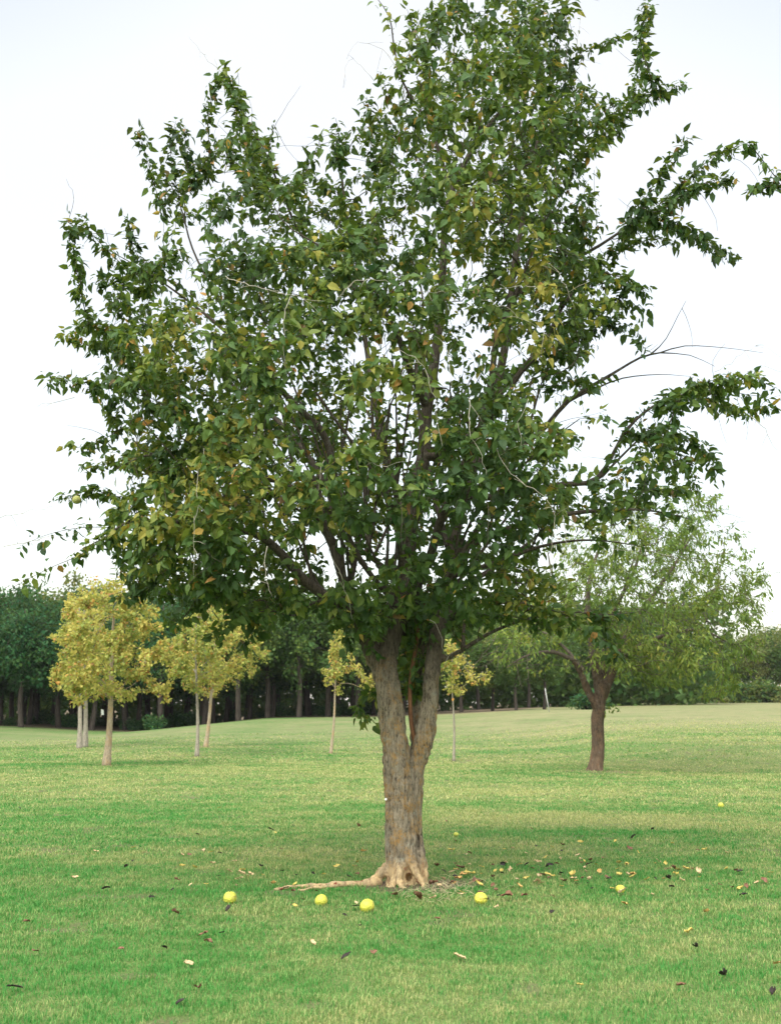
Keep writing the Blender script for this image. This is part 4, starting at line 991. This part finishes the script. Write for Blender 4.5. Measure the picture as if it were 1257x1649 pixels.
# ------------------------------------------------------------------ fallen leaves
def litter_mesh(name, L, mat, seed):
    g = np.random.default_rng(seed); nx_, ny_ = 5, 7; V = []
    for j in range(ny_):
        tt = j / (ny_ - 1); wd = L * .34 * math.sin(math.pi * min(1, tt * .93 + .05))**.7
        for i in range(nx_):
            u = i / (nx_ - 1) * 2 - 1; V.append((u * wd, (tt - .5) * L, .012 + abs(u)**1.5 * L * g.uniform(.10, .2) + math.sin(tt * 3 + seed) * L * .12))
    V = np.array(V); V[:, 2] += g.normal(0, L * .05, len(V)); V[:, :2] += g.normal(0, L * .05, (len(V), 2))
    F = [[j * nx_ + i, j * nx_ + i + 1, (j + 1) * nx_ + i + 1, (j + 1) * nx_ + i] for j in range(ny_ - 1) for i in range(nx_ - 1)]
    return mesh_np(name, V, np.array(F), mats=[mat], smooth=True)
LC = {'dark': ((.025, .018, .015), 'dark shrivelled'), 'brown': ((.17, .085, .05), 'brown curled'), 'tan': ((.48, .36, .20), 'pale tan'), 'yellow': ((.48, .38, .10), 'yellow'), 'orange': ((.48, .29, .10), 'orange')}
LMAT = {k: simple(k + '_dead_leaf', v[0], .75, .3, 40) for k, v in LC.items()}
LM = {k: [litter_mesh('fallen_leaf', .068, LMAT[k], s_ + 7 * i) for s_ in range(3)] for i, k in enumerate(LC)}
def fallen(px, py, kind, size, label, group=None):
    x, y, z = gpix(px, py)
    o = link('fallen_leaf', LM[kind][int(rng.integers(0, 3))], loc=(x, y, z + .024)); o.scale = (size * rng.uniform(.7, 1.2), size, size * rng.uniform(.6, 1.3)); o.rotation_euler = (rng.normal(0, .25), rng.normal(0, .25), rng.uniform(0, 6.28))
    tag(o, label, 'leaf', group or 'fallen leaves on the lawn')
for a in ((573,1467,'dark',1.1,'black shrivelled leaf touching the largest hedge apple in front of the trunk'),(781,1456,'dark',1.0,'black leaf just below the hedge apple right of the trunk'),(739,1549,'tan',1.2,'large curled tan leaf alone on the lower lawn below the trunk'),
          (1138,1474,'orange',1.2,'bright orange leaf lying flat on the right lawn'),(24,1600,'dark',1.3,'black leaf in the bottom left corner of the lawn'),(120,1418,'tan',.9,'pale leaf alone on the far left lawn'),(281,1478,'brown',1.2,'brown curled leaf below the leftmost hedge apple'),
          (327,1512,'brown',1.0,'brown leaf below and right of the curled one under the leftmost hedge apple'),(558,1549,'dark',1.1,'dark leaf on the lower lawn left of the big tan leaf'),(600,1542,'brown',1.0,'brown leaf on the lower lawn between the dark leaf and big tan leaf'),
          (1123,1532,'dark',1.1,'black leaf on the right lawn below the orange leaf'),(1170,1582,'dark',1.6,'dark leaf near the bottom right of the lawn'),(1020,1353,'dark',1.2,'dark leaf on the right lawn well beyond the trunk'),
          (768,1428,'brown',1.8,'large dark red brown leaf just above the right hedge apple'),(758,1412,'yellow',1.5,'bright yellow leaf just right of the trunk base'),(672,1452,'brown',1.5,'red brown leaf on the soil before the trunk base'),
          (816,1451,'brown',1.5,'brown leaf just right of the hedge apple that is right of the trunk'),(1124,1410,'tan',1.4,'cream coloured leaf on the far right lawn among litter'),(885,1415,'yellow',1.4,'yellow leaf midway between trunk and right hand hedge apple'),
          (265,1534,'dark',.8,'small black leaf low on the left lawn'),(56,1540,'brown',.9,'brown leaf low near the left edge of the lawn'),(291,1622,'dark',.9,'black leaf near the bottom edge of the lawn at left'),(1250,1561,'orange',1.1,'orange leaf at the right edge of the lower lawn'),(1240,1410,'yellow',1.0,'yellow leaf at the right edge of the lawn'),
          (420,1400,'dark',1.0,'black leaf beyond the leftmost hedge apple'),(700,1430,'brown',1.6,'brown leaf against the right foot of the trunk'),(636,1447,'brown',1.1,'brown leaf on bare soil at the front foot of the trunk'),(1013,1371,'brown',1.1,'brown leaf right of the trunk below the distant dark leaf')):
    fallen(*a)
for k in range(250):
    u = rng.random()
    if u < .62: px, py = rng.normal(930, 150), rng.normal(1408, 26)
    elif u < .80: px, py = rng.normal(400, 120), rng.normal(1405, 40)
    elif u < .9: px, py = rng.normal(730, 45), rng.normal(1425, 12)
    else: px, py = rng.uniform(0, 1257), rng.uniform(1300, 1640)
    if not (0 < px < 1257 and 1285 < py < 1645) or 612 < px < 690: continue
    kd = rng.choice(['dark', 'brown', 'tan', 'yellow', 'orange'], p=[.2, .24, .3, .2, .06])
    fallen(px, py, kd, rng.uniform(.5, 1.15), 'small %s fallen leaf scattered in the lawn' % LC[kd][1], 'small %s leaves scattered on the lawn' % LC[kd][1])
# cut straw and twigs on the bare soil by the trunk
mb = MB()
for k in range(240):
    x, y, z = gpix(rng.normal(705, 38), rng.normal(1434, 9)); a = rng.uniform(0, 6.28); L = rng.uniform(.03, .12)
    mb.tube([[x, y, z + .008], [x + math.cos(a) * L * .5, y + math.sin(a) * L * .5, z + .012 + rng.uniform(0, .03)], [x + math.cos(a) * L, y + math.sin(a) * L, z + .01 + rng.uniform(0, .05)]], [.0016, .0016, .001], 4)
tag(link('straw_litter', mb.mesh('straw_litter', [simple('straw', (.40, .36, .2), .8, .3, 15)])), 'dry straw and clippings on the soil by the trunk', 'litter', kind='stuff')
# thin air haze round everything
m, t, o = newmat('haze'); pv = N(t, 'ShaderNodeVolumePrincipled', Density=.00012); pv.inputs['Color'].default_value = (.93, .97, 1, 1); pv.inputs['Anisotropy'].default_value = .2
t.links.new(pv.outputs[0], o.inputs['Volume'])
mb = MB(); a_, b_ = np.array([-160., -62., -2.5]), np.array([160., 215., 16.])
mb.add([[x, y, z] for x in (a_[0], b_[0]) for y in (a_[1], b_[1]) for z in (a_[2], b_[2])], [[0, 1, 3, 2], [4, 6, 7, 5], [0, 4, 5, 1], [2, 3, 7, 6], [0, 2, 6, 4], [1, 5, 7, 3]])
tag(link('haze', mb.mesh('haze', [m], False)), kind='stuff')
